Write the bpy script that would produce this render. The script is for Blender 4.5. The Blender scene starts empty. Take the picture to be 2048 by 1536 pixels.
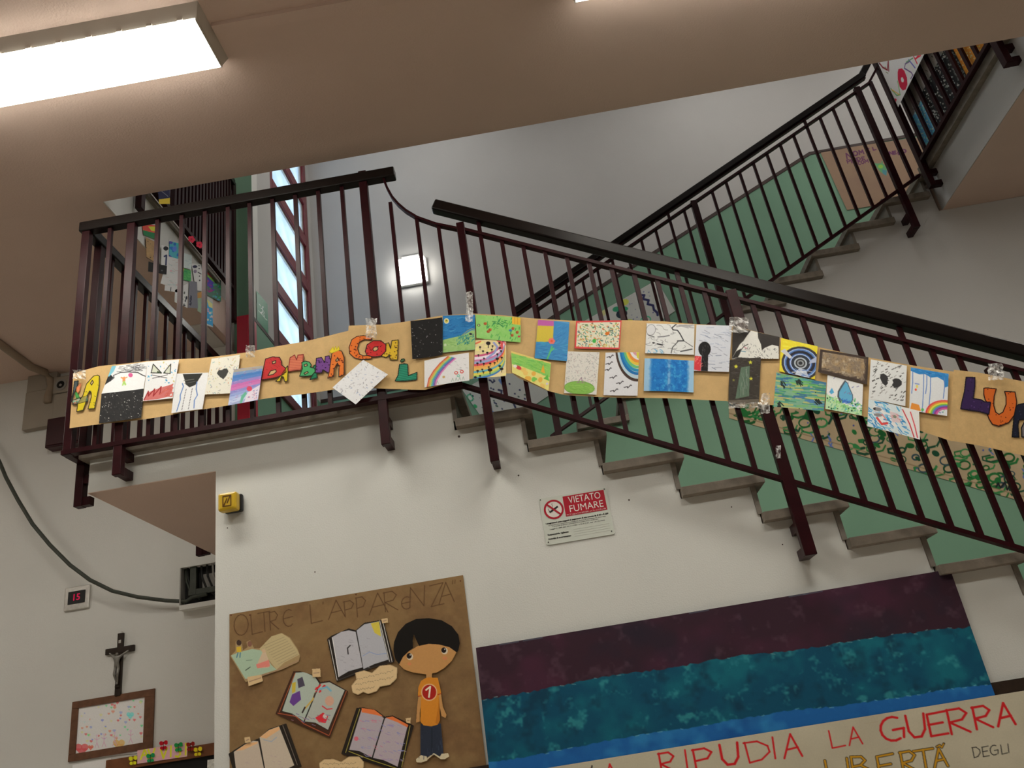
import bpy, bmesh, math, random
import numpy as np
from mathutils import Vector, Matrix
from mathutils.geometry import tessellate_polygon

S = bpy.context.scene
COL = S.collection

# ------------------------------------------------------------------ camera
CAM = np.array([0.0, -3.42, 1.55])
FPX = 1599.8
PITCH, ROLL, YAW = .42332, -.16145, -.02331
_f = np.array([math.sin(YAW)*math.cos(PITCH), math.cos(YAW)*math.cos(PITCH), math.sin(PITCH)])
_r0 = np.array([math.cos(YAW), -math.sin(YAW), 0.0])
_u0 = np.cross(_r0, _f)
_rt = math.cos(ROLL)*_r0 + math.sin(ROLL)*_u0
_up = -math.sin(ROLL)*_r0 + math.cos(ROLL)*_u0
cd = bpy.data.cameras.new('camera')
cam = bpy.data.objects.new('camera', cd)
COL.objects.link(cam)
cd.sensor_fit = 'HORIZONTAL'
cd.sensor_width = 36.0
cd.lens = FPX/2048*36.0
cd.clip_start = .05
cd.clip_end = 200
M = Matrix(((_rt[0], _up[0], -_f[0], CAM[0]), (_rt[1], _up[1], -_f[1], CAM[1]), (_rt[2], _up[2], -_f[2], CAM[2]), (0, 0, 0, 1)))
cam.matrix_world = M
S.camera = cam

# ------------------------------------------------------------------ world / exposure / light levels
S.view_settings.view_transform = 'Standard'
S.view_settings.look = 'None'
S.view_settings.exposure = 0.0
S.view_settings.gamma = 1.0
S.view_settings.use_curve_mapping = False
LAMP = 29.0          # fluorescent diffusers in the hall
FILL_UP = 19.5        # unseen diffusers added upstairs to brighten the stairwell
BULK = 17.0           # square wall light
SKY = 2.8            # overcast sky outside the stair window
w = bpy.data.worlds.new('sky')
S.world = w
w.use_nodes = True
wn = w.node_tree.nodes['Background']
wn.inputs[0].default_value = (.72, .87, 1.0, 1)
wn.inputs[1].default_value = SKY
S.cycles.max_bounces = 8
S.cycles.diffuse_bounces = 5
S.cycles.sample_clamp_indirect = 6.0


def P(x, y, ax, val, off=0.0):
    """the point of the plane X/Y/Z = val that the photograph shows at pixel x, y"""
    d = _rt*(x-1024)/FPX - _up*(y-768)/FPX + _f
    i = 'XYZ'.index(ax)
    p = CAM + d*((val-CAM[i])/d[i])
    return p


def px(p):
    """pixel of a world point (used to lay out what is painted on flat sheets)"""
    d = np.array(p, float)-CAM
    return (1024+FPX*(d@_rt)/(d@_f), 768-FPX*(d@_up)/(d@_f))


# ------------------------------------------------------------------ materials
def lin(c):
    c = np.asarray(c, float)/255.0
    return np.where(c <= .04045, c/12.92, ((c+.055)/1.055)**2.4)


def new_mat(name):
    m = bpy.data.materials.new(name)
    m.use_nodes = True
    nt = m.node_tree
    return m, nt, nt.nodes['Principled BSDF']


def paint(name, col, rough=.6, var=.06, scale=3.0, bump=.0, bscale=120.0, spec=.3, metal=0.0, speck=0.0):
    m, nt, b = new_mat(name)
    tc = nt.nodes.new('ShaderNodeTexCoord')
    nz = nt.nodes.new('ShaderNodeTexNoise')
    nz.inputs['Scale'].default_value = scale
    nz.inputs['Detail'].default_value = 6
    nt.links.new(tc.outputs['Object'], nz.inputs['Vector'])
    rp = nt.nodes.new('ShaderNodeValToRGB')
    c = np.array(col, float)
    rp.color_ramp.elements[0].position = .3
    rp.color_ramp.elements[1].position = .7
    rp.color_ramp.elements[0].color = (*np.clip(c*(1-var), 0, 1), 1)
    rp.color_ramp.elements[1].color = (*np.clip(c*(1+var), 0, 1), 1)
    nt.links.new(nz.outputs['Fac'], rp.inputs['Fac'])
    out = rp.outputs['Color']
    if speck:
        vo = nt.nodes.new('ShaderNodeTexVoronoi')
        vo.inputs['Scale'].default_value = 3.2
        nt.links.new(tc.outputs['Object'], vo.inputs['Vector'])
        lt = nt.nodes.new('ShaderNodeMath')
        lt.operation = 'LESS_THAN'
        lt.inputs[1].default_value = speck
        nt.links.new(vo.outputs['Distance'], lt.inputs[0])
        mx = nt.nodes.new('ShaderNodeMixRGB')
        nt.links.new(lt.outputs[0], mx.inputs['Fac'])
        nt.links.new(out, mx.inputs[1])
        mx.inputs[2].default_value = (.12, .11, .1, 1)
        out = mx.outputs[0]
    nt.links.new(out, b.inputs['Base Color'])
    b.inputs['Roughness'].default_value = rough
    b.inputs['Specular IOR Level'].default_value = spec
    b.inputs['Metallic'].default_value = metal
    if bump:
        n2 = nt.nodes.new('ShaderNodeTexNoise')
        n2.inputs['Scale'].default_value = bscale
        n2.inputs['Detail'].default_value = 3
        nt.links.new(tc.outputs['Object'], n2.inputs['Vector'])
        bp = nt.nodes.new('ShaderNodeBump')
        bp.inputs['Strength'].default_value = bump
        bp.inputs['Distance'].default_value = .01
        nt.links.new(n2.outputs['Fac'], bp.inputs['Height'])
        nt.links.new(bp.outputs['Normal'], b.inputs['Normal'])
    return m


def emit(name, col, strength):
    m = bpy.data.materials.new(name)
    m.use_nodes = True
    nt = m.node_tree
    nt.nodes.clear()
    e = nt.nodes.new('ShaderNodeEmission')
    o = nt.nodes.new('ShaderNodeOutputMaterial')
    tc = nt.nodes.new('ShaderNodeTexCoord')
    nz = nt.nodes.new('ShaderNodeTexNoise')
    nz.inputs['Scale'].default_value = 2.0
    nt.links.new(tc.outputs['Object'], nz.inputs['Vector'])
    mr = nt.nodes.new('ShaderNodeMapRange')
    mr.inputs['To Min'].default_value = strength*.95
    mr.inputs['To Max'].default_value = strength*1.05
    nt.links.new(nz.outputs['Fac'], mr.inputs['Value'])
    e.inputs[0].default_value = (*col, 1)
    nt.links.new(mr.outputs[0], e.inputs[1])
    nt.links.new(e.outputs[0], o.inputs[0])
    return m


def art_mat(name, rough=.75, spec=.2):
    m, nt, b = new_mat(name)
    at = nt.nodes.new('ShaderNodeAttribute')
    at.attribute_name = 'Col'
    tc = nt.nodes.new('ShaderNodeTexCoord')
    nz = nt.nodes.new('ShaderNodeTexNoise')
    nz.inputs['Scale'].default_value = 160
    nz.inputs['Detail'].default_value = 4
    nt.links.new(tc.outputs['Object'], nz.inputs['Vector'])
    mr = nt.nodes.new('ShaderNodeMapRange')
    mr.inputs['To Min'].default_value = .93
    mr.inputs['To Max'].default_value = 1.07
    nt.links.new(nz.outputs['Fac'], mr.inputs['Value'])
    mx = nt.nodes.new('ShaderNodeMixRGB')
    mx.blend_type = 'MULTIPLY'
    mx.inputs['Fac'].default_value = 1
    nt.links.new(at.outputs['Color'], mx.inputs[1])
    nt.links.new(mr.outputs[0], mx.inputs[2])
    nt.links.new(mx.outputs[0], b.inputs['Base Color'])
    b.inputs['Roughness'].default_value = rough
    b.inputs['Specular IOR Level'].default_value = spec
    return m


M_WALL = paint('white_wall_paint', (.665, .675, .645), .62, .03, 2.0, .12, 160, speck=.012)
M_WALL2 = paint('white_paint_dimmed', (.50, .495, .48), .65, .03, 1.6, .1, 140)  # white wall paint darkened, so the wall between the flights reads shaded
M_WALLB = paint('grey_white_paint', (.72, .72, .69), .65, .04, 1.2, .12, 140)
M_CEIL = paint('beige_ceiling_paint', (.68, .53, .45), .75, .05, 1.0, .15, 110)
M_GREEN = paint('green_dado_gloss_paint', (.20, .37, .26), .55, .05, 2.0, .05, 90, .15)
M_GLINE = paint('dark_border_paint', (.05, .03, .025), .5, .1, 8)
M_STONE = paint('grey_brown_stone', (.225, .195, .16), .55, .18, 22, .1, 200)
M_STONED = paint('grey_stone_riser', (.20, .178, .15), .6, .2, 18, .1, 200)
M_FLOOR = paint('grit_terrazzo_floor', (.5, .44, .38), .5, .2, 40)
M_STEEL = paint('maroon_enamel_steel', (.023, .0032, .005), .36, .25, 12, .03, 60, .16)
M_RAIL = paint('dark_brown_handrail', (.006, .0035, .003), .30, .3, 10, .03, 40, .3)
M_WHITEP = paint('white_plastic', (.70, .69, .66), .4, .03, 5, 0, 1, .4)
M_GREYP = paint('grey_plastic', (.32, .31, .29), .45, .06, 8)
M_BEIGE = paint('beige_duct', (.33, .26, .19), .5, .06, 8)
M_BLACK = paint('black_plastic', (.012, .012, .012), .4, .2, 12)
M_CABLE = paint('dark_green_cable', (.055, .062, .05), .5, .15, 30)
M_WOODD = paint('dark_stained_wood', (.028, .018, .012), .45, .3, 30, .1, 60)
M_WOOD = paint('brown_board', (.16, .075, .04), .6, .2, 25, .1, 80)
M_FRAME = paint('red_brown_window_frame', (.17, .022, .032), .35, .12, 8, 0, 1, .45)
M_RED = paint('red_enamel', (.48, .025, .05), .35, .08, 6, 0, 1, .45)
M_DRED = paint('dark_red_enamel', (.035, .003, .006), .4, .15, 6)
M_YELLOW = paint('amber_plastic', (.55, .36, .015), .3, .12, 12, 0, 1, .5)
M_METAL = paint('pale_metal', (.6, .58, .54), .35, .1, 40, 0, 1, .5, .6)
M_LAMPBODY = paint('white_lamp_body', (.62, .56, .49), .5, .03, 4)
M_TUBE = emit('fluorescent_diffuser', (1.0, .955, .85), LAMP)
M_FILLU = emit('added_fill_diffuser', (1.0, .97, .92), FILL_UP)
M_BULK = emit('wall_light_diffuser', (1.0, .97, .90), BULK)
M_LED = emit('red_digits', (1.0, .03, .12), .45)
M_ART = art_mat('painted_paper')
M_ARTG = art_mat('glossy_print', .4, .4)


def glass_mat():
    m = bpy.data.materials.new('frosted_glass')
    m.use_nodes = True
    nt = m.node_tree
    nt.nodes.clear()
    o = nt.nodes.new('ShaderNodeOutputMaterial')
    t = nt.nodes.new('ShaderNodeBsdfTranslucent')
    g = nt.nodes.new('ShaderNodeBsdfGlossy')
    g.inputs['Roughness'].default_value = .25
    tc = nt.nodes.new('ShaderNodeTexCoord')
    nz = nt.nodes.new('ShaderNodeTexNoise')
    nz.inputs['Scale'].default_value = 5
    nt.links.new(tc.outputs['Object'], nz.inputs['Vector'])
    rp = nt.nodes.new('ShaderNodeValToRGB')
    rp.color_ramp.elements[0].position = .3
    rp.color_ramp.elements[1].position = .75
    rp.color_ramp.elements[0].color = (.66, .74, .80, 1)
    rp.color_ramp.elements[1].color = (.86, .90, .93, 1)
    nt.links.new(nz.outputs['Fac'], rp.inputs[0])
    nt.links.new(rp.outputs[0], t.inputs[0])
    mx = nt.nodes.new('ShaderNodeMixShader')
    mx.inputs[0].default_value = .06
    nt.links.new(t.outputs[0], mx.inputs[1])
    nt.links.new(g.outputs[0], mx.inputs[2])
    nt.links.new(mx.outputs[0], o.inputs[0])
    return m


def tape_mat():
    m, nt, b = new_mat('clear_adhesive_tape')
    b.inputs['Base Color'].default_value = (.9, .9, .88, 1)
    b.inputs['Roughness'].default_value = .12
    tr = nt.nodes.new('ShaderNodeBsdfTransparent')
    mx = nt.nodes.new('ShaderNodeMixShader')
    nz = nt.nodes.new('ShaderNodeTexNoise')
    nz.inputs['Scale'].default_value = 70
    tc = nt.nodes.new('ShaderNodeTexCoord')
    nt.links.new(tc.outputs['Object'], nz.inputs['Vector'])
    rp = nt.nodes.new('ShaderNodeMapRange')
    rp.inputs['From Min'].default_value = .35
    rp.inputs['From Max'].default_value = .7
    rp.inputs['To Min'].default_value = .12
    rp.inputs['To Max'].default_value = .75
    nt.links.new(nz.outputs['Fac'], rp.inputs[0])
    nt.links.new(rp.outputs[0], mx.inputs[0])
    nt.links.new(tr.outputs[0], mx.inputs[1])
    nt.links.new(b.outputs[0], mx.inputs[2])
    nt.links.new(mx.outputs[0], nt.nodes['Material Output'].inputs[0])
    return m


M_GLASS = glass_mat()
M_TAPE = tape_mat()


# ------------------------------------------------------------------ object helpers
def tag(o, label=None, cat=None, group=None, kind=None):
    if label: o['label'] = label
    if cat: o['category'] = cat
    if group: o['group'] = group
    if kind: o['kind'] = kind
    return o


def thing(name, label, cat, loc=(0, 0, 0), group=None):
    o = bpy.data.objects.new(name, None)
    o.empty_display_size = .05
    COL.objects.link(o)
    o.location = loc
    return tag(o, label, cat, group)


def link(name, me, mat, parent=None):
    o = bpy.data.objects.new(name, me)
    if mat is not None and not me.materials:
        me.materials.append(mat)
    COL.objects.link(o)
    if parent is not None:
        o.parent = parent
        o.matrix_parent_inverse = Matrix.Translation(-wloc(parent))
    return o


def wloc(o):
    p = Vector(o.location)
    if o.parent is not None:
        p = p + wloc(o.parent) + o.matrix_parent_inverse.translation
    return p


def from_bm(name, bm, mat, parent=None, smooth=False):
    bmesh.ops.recalc_face_normals(bm, faces=bm.faces)
    me = bpy.data.meshes.new(name)
    bm.to_mesh(me)
    bm.free()
    if smooth:
        for p in me.polygons: p.use_smooth = True
    return link(name, me, mat, parent)


_boxc = {}


def box(name, lo, hi, mat, parent=None, bev=0.0):
    """axis-aligned box; alike boxes share one mesh"""
    lo = np.array(lo, float); hi = np.array(hi, float)
    c = (lo+hi)/2; d = np.abs(hi-lo)
    key = (tuple(np.round(d, 4)), mat.name, bev, name)
    me = _boxc.get(key)
    if me is None:
        bm = bmesh.new()
        bmesh.ops.create_cube(bm, size=1.0)
        bmesh.ops.scale(bm, vec=d, verts=bm.verts)
        if bev:
            bmesh.ops.bevel(bm, geom=list(bm.edges), offset=bev, segments=2, affect='EDGES', profile=.5)
        me = bpy.data.meshes.new(name)
        bm.to_mesh(me); bm.free()
        me.materials.append(mat)
        _boxc[key] = me
    o = bpy.data.objects.new(name, me)
    COL.objects.link(o)
    o.location = c
    if parent is not None:
        o.parent = parent
        o.matrix_parent_inverse = Matrix.Translation(-wloc(parent))
    return o


def bar(name, p, q, wd, ht, mat, parent=None, side=(0, 1, 0), bev=0.0, cap=True):
    """bar of rectangular section from p to q; wd along side, ht across"""
    p = Vector(p); q = Vector(q)
    t = (q-p).normalized(); s = Vector(side)
    s = (s - t*s.dot(t)).normalized()
    n = t.cross(s)
    bm = bmesh.new()
    vs = []
    for e in (p, q):
        for a, b in ((-1, -1), (1, -1), (1, 1), (-1, 1)):
            vs.append(bm.verts.new(e + s*(a*wd/2) + n*(b*ht/2)))
    f = [(0, 1, 2, 3), (7, 6, 5, 4), (0, 4, 5, 1), (1, 5, 6, 2), (2, 6, 7, 3), (3, 7, 4, 0)]
    for x in f: bm.faces.new([vs[i] for i in x])
    if bev:
        bmesh.ops.bevel(bm, geom=list(bm.edges), offset=bev, segments=2, affect='EDGES', profile=.5)
    return from_bm(name, bm, mat, parent)


def strip(name, pts, wd, th, mat, parent=None, side=(0, 1, 0)):
    """flat bar swept along pts"""
    pts = [Vector(p) for p in pts]; s = Vector(side)
    bm = bmesh.new(); rings = []
    for i, p in enumerate(pts):
        t = (pts[min(i+1, len(pts)-1)]-pts[max(i-1, 0)]).normalized()
        n = t.cross(s).normalized()
        rings.append([bm.verts.new(p + s*(a*wd/2) + n*(b*th/2)) for a, b in ((-1, -1), (1, -1), (1, 1), (-1, 1))])
    for r0, r1 in zip(rings, rings[1:]):
        for k in range(4): bm.faces.new((r0[k], r0[(k+1) % 4], r1[(k+1) % 4], r1[k]))
    bm.faces.new(rings[0]); bm.faces.new(rings[-1][::-1])
    return from_bm(name, bm, mat, parent)


def tube(name, pts, r, mat, parent=None, seg=8):
    pts = [Vector(p) for p in pts]
    bm = bmesh.new(); rings = []
    ref = Vector((0, 1, 0))
    for i, p in enumerate(pts):
        t = (pts[min(i+1, len(pts)-1)]-pts[max(i-1, 0)]).normalized()
        if abs(t.dot(ref)) > .9: ref2 = Vector((1, 0, 0))
        else: ref2 = ref
        a = (ref2 - t*ref2.dot(t)).normalized(); b = t.cross(a)
        rings.append([bm.verts.new(p + a*math.cos(2*math.pi*k/seg)*r + b*math.sin(2*math.pi*k/seg)*r) for k in range(seg)])
    for r0, r1 in zip(rings, rings[1:]):
        for k in range(seg): bm.faces.new((r0[k], r0[(k+1) % seg], r1[(k+1) % seg], r1[k]))
    bm.faces.new(rings[0]); bm.faces.new(rings[-1][::-1])
    return from_bm(name, bm, mat, parent, True)


def prism(name, poly, a, b, mat, parent=None, ax='Y'):
    """polygon extruded between a and b; ax='Y': poly in (x, z); ax='X': (y, z); ax='Z': (x, y)"""
    def mk(p, v):
        return {'Y': (p[0], v, p[1]), 'X': (v, p[0], p[1]), 'Z': (p[0], p[1], v)}[ax]
    bm = bmesh.new()
    A = [bm.verts.new(mk(p, a)) for p in poly]
    B = [bm.verts.new(mk(p, b)) for p in poly]
    n = len(poly)
    for tri in tessellate_polygon([[Vector((p[0], p[1], 0)) for p in poly]]):
        bm.faces.new([A[k] for k in tri]); bm.faces.new([B[k] for k in tri[::-1]])
    for i in range(n): bm.faces.new((A[i], A[(i+1) % n], B[(i+1) % n], B[i]))
    return from_bm(name, bm, mat, parent)


def disc(name, c, r, depth, mat, parent=None, axis=(0, -1, 0), seg=24, bev=0.0):
    bm = bmesh.new()
    bmesh.ops.create_cone(bm, cap_ends=True, segments=seg, radius1=r, radius2=r, depth=depth)
    if bev:
        bmesh.ops.bevel(bm, geom=[e for e in bm.edges if len(e.link_faces) == 2 and e.calc_face_angle(0) > 1], offset=bev, segments=2, affect='EDGES')
    q = Vector(axis).to_track_quat('Z', 'Y')
    bmesh.ops.transform(bm, matrix=Matrix.Translation(c) @ q.to_matrix().to_4x4(), verts=bm.verts)
    return from_bm(name, bm, mat, parent)


def ring(name, c, r0, r1, depth, mat, parent=None, seg=32):
    bm = bmesh.new()
    L = []
    for k in range(seg):
        a = 2*math.pi*k/seg
        L.append([bm.verts.new((c[0]+math.cos(a)*r, c[1]+y, c[2]+math.sin(a)*r)) for r, y in ((r0, 0), (r1, 0), (r1, -depth), (r0, -depth))])
    for k in range(seg):
        u, v = L[k], L[(k+1) % seg]
        for j in range(4): bm.faces.new((u[j], u[(j+1) % 4], v[(j+1) % 4], v[j]))
    return from_bm(name, bm, mat, parent)


_fonts = []


def text(name, s, origin, size, mat, parent=None, width=None, bold=0.0, th=.0006, align='LEFT'):
    """flat raised lettering facing -Y, starting at origin (x, y, z of the baseline)"""
    cu = bpy.data.curves.new(name, 'FONT')
    cu.body = s; cu.size = size; cu.offset = bold; cu.extrude = th/2
    cu.align_x = align
    cu.resolution_u = 3
    tmp = bpy.data.objects.new(name+'_tmp', cu)
    COL.objects.link(tmp)
    bpy.context.view_layer.update()
    me = bpy.data.meshes.new_from_object(tmp.evaluated_get(bpy.context.evaluated_depsgraph_get()))
    bpy.data.objects.remove(tmp)
    n = len(me.vertices)
    co = np.empty(n*3); me.vertices.foreach_get('co', co); co = co.reshape(-1, 3)
    sx = 1.0
    if width is not None: sx = width/max(co[:, 0].max()-co[:, 0].min(), 1e-6)
    out = np.stack([origin[0]+(co[:, 0])*sx, origin[1]-co[:, 2], origin[2]+co[:, 1]], 1)
    me.vertices.foreach_set('co', out.ravel())
    me.update()
    me.name = name
    me.materials.clear()
    return link(name, me, mat, parent)


# ------------------------------------------------------------------ painting on paper: a small canvas whose pixels become mesh vertices
def homography(src, dst):
    A = []
    for (x, y), (u, v) in zip(src, dst):
        A.append([x, y, 1, 0, 0, 0, -u*x, -u*y, -u]); A.append([0, 0, 0, x, y, 1, -v*x, -v*y, -v])
    _, _, V = np.linalg.svd(np.array(A, float))
    return V[-1].reshape(3, 3)


class Canvas:
    def __init__(s, quad, res, bg, rng):
        q = np.array(quad, float); s.q = q
        wpx = (np.linalg.norm(q[1]-q[0])+np.linalg.norm(q[2]-q[3]))/2
        hpx = (np.linalg.norm(q[3]-q[0])+np.linalg.norm(q[2]-q[1]))/2
        s.W = max(6, int(wpx*res)); s.H = max(6, int(hpx*res)); s.res = s.W/wpx
        s.a = np.ones((s.H, s.W, 3))*np.array(bg, float)
        s.mask = None
        s.h = homography(q, [(0, 0), (s.W-1, 0), (s.W-1, s.H-1), (0, s.H-1)])
        s.r = rng
        s.yy, s.xx = np.mgrid[0:s.H, 0:s.W].astype(float)

    def m(s, p):
        v = s.h @ np.array([p[0], p[1], 1.0])
        return v[:2]/v[2]

    def uv(s, u, v):     # photograph pixel of a point given as 0..1 across and down the sheet
        q = s.q
        return tuple((q[0]*(1-u)+q[1]*u)*(1-v) + (q[3]*(1-u)+q[2]*u)*v)

    def _put(s, x0, x1, y0, y1, cov, col):
        if x1 <= x0 or y1 <= y0: return
        if s.mask is not None and getattr(s, 'masking', False):
            s.mask[y0:y1, x0:x1] = np.maximum(s.mask[y0:y1, x0:x1], cov)
        c = cov[..., None]
        s.a[y0:y1, x0:x1] = s.a[y0:y1, x0:x1]*(1-c) + np.array(col, float)*c

    def line(s, pts, wd, col, al=1.0):
        P_ = [s.m(p) for p in pts]; r = max(wd*s.res/2, .35)
        for a, b in zip(P_, P_[1:]):
            x0 = int(max(0, min(a[0], b[0])-r-2)); x1 = int(min(s.W, max(a[0], b[0])+r+3))
            y0 = int(max(0, min(a[1], b[1])-r-2)); y1 = int(min(s.H, max(a[1], b[1])+r+3))
            if x1 <= x0 or y1 <= y0: continue
            X = s.xx[y0:y1, x0:x1]; Y = s.yy[y0:y1, x0:x1]
            d = b-a; L = d@d+1e-9
            t = np.clip(((X-a[0])*d[0]+(Y-a[1])*d[1])/L, 0, 1)
            ds = np.hypot(X-a[0]-t*d[0], Y-a[1]-t*d[1])
            s._put(x0, x1, y0, y1, np.clip(r+.5-ds, 0, 1)*al, col)

    def poly(s, pts, col, ol=None, ow=1.0, al=1.0):
        P_ = np.array([s.m(p) for p in pts])
        x0 = int(max(0, P_[:, 0].min()-1)); x1 = int(min(s.W, P_[:, 0].max()+2))
        y0 = int(max(0, P_[:, 1].min()-1)); y1 = int(min(s.H, P_[:, 1].max()+2))
        if x1 > x0 and y1 > y0:
            cov = np.zeros((y1-y0, x1-x0))
            for dx, dy in ((-.25, -.25), (.25, -.25), (-.25, .25), (.25, .25)):
                X = s.xx[y0:y1, x0:x1]+dx; Y = s.yy[y0:y1, x0:x1]+dy
                ins = np.zeros(X.shape, bool)
                for (ax, ay), (bx, by) in zip(P_, np.roll(P_, -1, 0)):
                    if ay == by: continue
                    ins ^= ((ay > Y) != (by > Y)) & (X < (bx-ax)*(Y-ay)/(by-ay)+ax)
                cov += ins*.25
            s._put(x0, x1, y0, y1, cov*al, col)
        if ol is not None: s.line(list(pts)+[pts[0]], ow, ol)

    def ell(s, c, rx, ry, col, rot=0.0, ol=None, ow=1.0, al=1.0):
        n = 20; k = math.cos(rot); q = math.sin(rot)
        pts = [(c[0]+rx*math.cos(2*math.pi*i/n)*k-ry*math.sin(2*math.pi*i/n)*q, c[1]+rx*math.cos(2*math.pi*i/n)*q+ry*math.sin(2*math.pi*i/n)*k) for i in range(n)]
        s.poly(pts, col, ol, ow, al)

    def noise(s, sc, amp=1.0):
        """value noise 0..1, sc cells across"""
        n = max(2, int(sc)); mm = max(2, int(sc*s.H/s.W)+1)
        g = np.array([[s.r.random() for _ in range(n+2)] for _ in range(mm+2)])
        x = np.linspace(0, n, s.W); y = np.linspace(0, mm, s.H)
        xi = x.astype(int); yi = y.astype(int); fx = x-xi; fy = y-yi
        fx = fx*fx*(3-2*fx); fy = fy*fy*(3-2*fy)
        fx = fx[None]; fy = fy[:, None]
        a = g[yi][:, xi]; b = g[yi][:, xi+1]; c = g[yi+1][:, xi]; d = g[yi+1][:, xi+1]
        return (a*(1-fx)+b*fx)*(1-fy)+(c*(1-fx)+d*fx)*fy

    def fbm(s, sc):
        return (s.noise(sc)*.5+s.noise(sc*2.3)*.3+s.noise(sc*5)*.2)

    def mix(s, f, col):
        s.a = s.a*(1-f[..., None]) + np.array(col, float)*f[..., None]

    def grain(s, sc, amp):
        s.a = np.clip(s.a*(1+(s.fbm(sc)-.5)[..., None]*2*amp), 0, 255)

    def dots(s, n, cols, r0, r1, u0=0, u1=1, v0=0, v1=1, el=1.0):
        for _ in range(n):
            p = s.uv(s.r.uniform(u0, u1), s.r.uniform(v0, v1)); r = s.r.uniform(r0, r1)
            s.ell(p, r*el, r, s.r.choice(cols), s.r.uniform(0, 3))

    def dash(s, n, cols, ln, wd, ang, u0=0, u1=1, v0=0, v1=1, jit=.3, al=1.0):
        for _ in range(n):
            p = s.uv(s.r.uniform(u0, u1), s.r.uniform(v0, v1)); a = ang+s.r.uniform(-jit, jit); l = ln*s.r.uniform(.5, 1.3)
            s.line([p, (p[0]+math.cos(a)*l, p[1]+math.sin(a)*l)], wd*s.r.uniform(.6, 1.3), s.r.choice(cols), al)

    def upoly(s, pts, col, ol=None, ow=1.0, al=1.0):
        s.poly([s.uv(*p) for p in pts], col, ol, ow, al)

    def uline(s, pts, wd, col, al=1.0):
        s.line([s.uv(*p) for p in pts], wd, col, al)

    def uell(s, u, v, rx, ry, col, rot=0.0, ol=None, ow=1.0):
        s.ell(s.uv(u, v), rx, ry, col, rot, ol, ow)


def wave(x, z):
    return .005*math.sin(7*x+1)+.003*math.sin(15*x+3*z)


def sheet_mesh(name, pts, canvas, gain, mat, parent):
    """pts: (H, W, 3) array of world points for the canvas pixels"""
    H, W = canvas.H, canvas.W
    idx = np.arange(H*W).reshape(H, W)
    q = np.stack([idx[:-1, :-1], idx[:-1, 1:], idx[1:, 1:], idx[1:, :-1]], -1).reshape(-1, 4)
    col = np.clip(lin(np.clip(canvas.a, 0, 255))*gain, 0, .93)
    verts = pts.reshape(-1, 3); cc = col.reshape(-1, 3)
    if canvas.mask is not None:
        mk = canvas.mask.reshape(-1)
        keep = mk[q].mean(1) > .5
        q = q[keep]
        used = np.zeros(H*W, bool); used[q.ravel()] = True
        new = np.cumsum(used)-1
        q = new[q]; verts = verts[used]; cc = cc[used]
    me = bpy.data.meshes.new(name)
    n = len(verts); f = len(q)
    me.vertices.add(n); me.vertices.foreach_set('co', verts.astype(np.float32).ravel())
    me.loops.add(f*4); me.loops.foreach_set('vertex_index', q.astype(np.int32).ravel())
    me.polygons.add(f); me.polygons.foreach_set('loop_start', np.arange(0, f*4, 4, dtype=np.int32))
    me.polygons.foreach_set('loop_total', np.full(f, 4, np.int32))
    me.update(calc_edges=True)
    at = me.attributes.new('Col', 'FLOAT_COLOR', 'POINT')
    at.data.foreach_set('color', np.concatenate([cc, np.ones((n, 1))], 1).astype(np.float32).ravel())
    me.polygons.foreach_set('use_smooth', np.ones(f, bool))
    return link(name, me, mat, parent)


def art(name, quad, plane, painter, res=1.2, bg=(230, 230, 226), gain=1.2, off=0.0, parent=None, cut=False, seed=0, wavy=False, mat=None, edges=None, curl=0.0):
    """a painted sheet: quad = pixels of its corners (top left, top right, bottom right, bottom left) on the plane;
    cut: only what the painter covers remains (a cut-out). edges: (top polyline, bottom polyline) in pixels for a wavy band"""
    rng = random.Random(seed or hash(name+str(quad[0])) % 9999)
    cv = Canvas(quad, res, bg, rng)
    if cut:
        cv.mask = np.zeros((cv.H, cv.W)); cv.masking = True
    painter(cv)
    ax, val = plane
    sgn = {'Y': -1, 'X': -1 if val > 0 else 1, 'Z': -1}[ax]
    v2 = val + sgn*off
    us = np.linspace(0, 1, cv.W); vs = np.linspace(0, 1, cv.H)
    if edges is None:
        C = [P(*p, ax, v2) for p in quad]
        T = C[0][None]*(1-us)[:, None]+C[1][None]*us[:, None]
        B = C[3][None]*(1-us)[:, None]+C[2][None]*us[:, None]
    else:
        def samp(pl):
            pl = np.array([P(*p, ax, v2) for p in pl]); x = pl[:, 0]
            xs = x[0]+(x[-1]-x[0])*us
            return np.stack([xs, np.full_like(xs, v2), np.interp(xs, x, pl[:, 2])], 1)
        T = samp(edges[0]); B = samp(edges[1])
    pts = T[None]*(1-vs)[:, None, None]+B[None]*vs[:, None, None]
    if wavy:
        X = pts[..., 0]; Z = pts[..., 2]
        pts[..., 1] += .005*np.sin(7*X+1)+.003*np.sin(15*X+3*Z)
    if curl:
        e = np.abs(us-.5)*2
        pts[..., 'XYZ'.index(ax)] += sgn*curl*(e**4)[None, :]
    return sheet_mesh(name, pts, cv, gain, mat or M_ART, parent)


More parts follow.
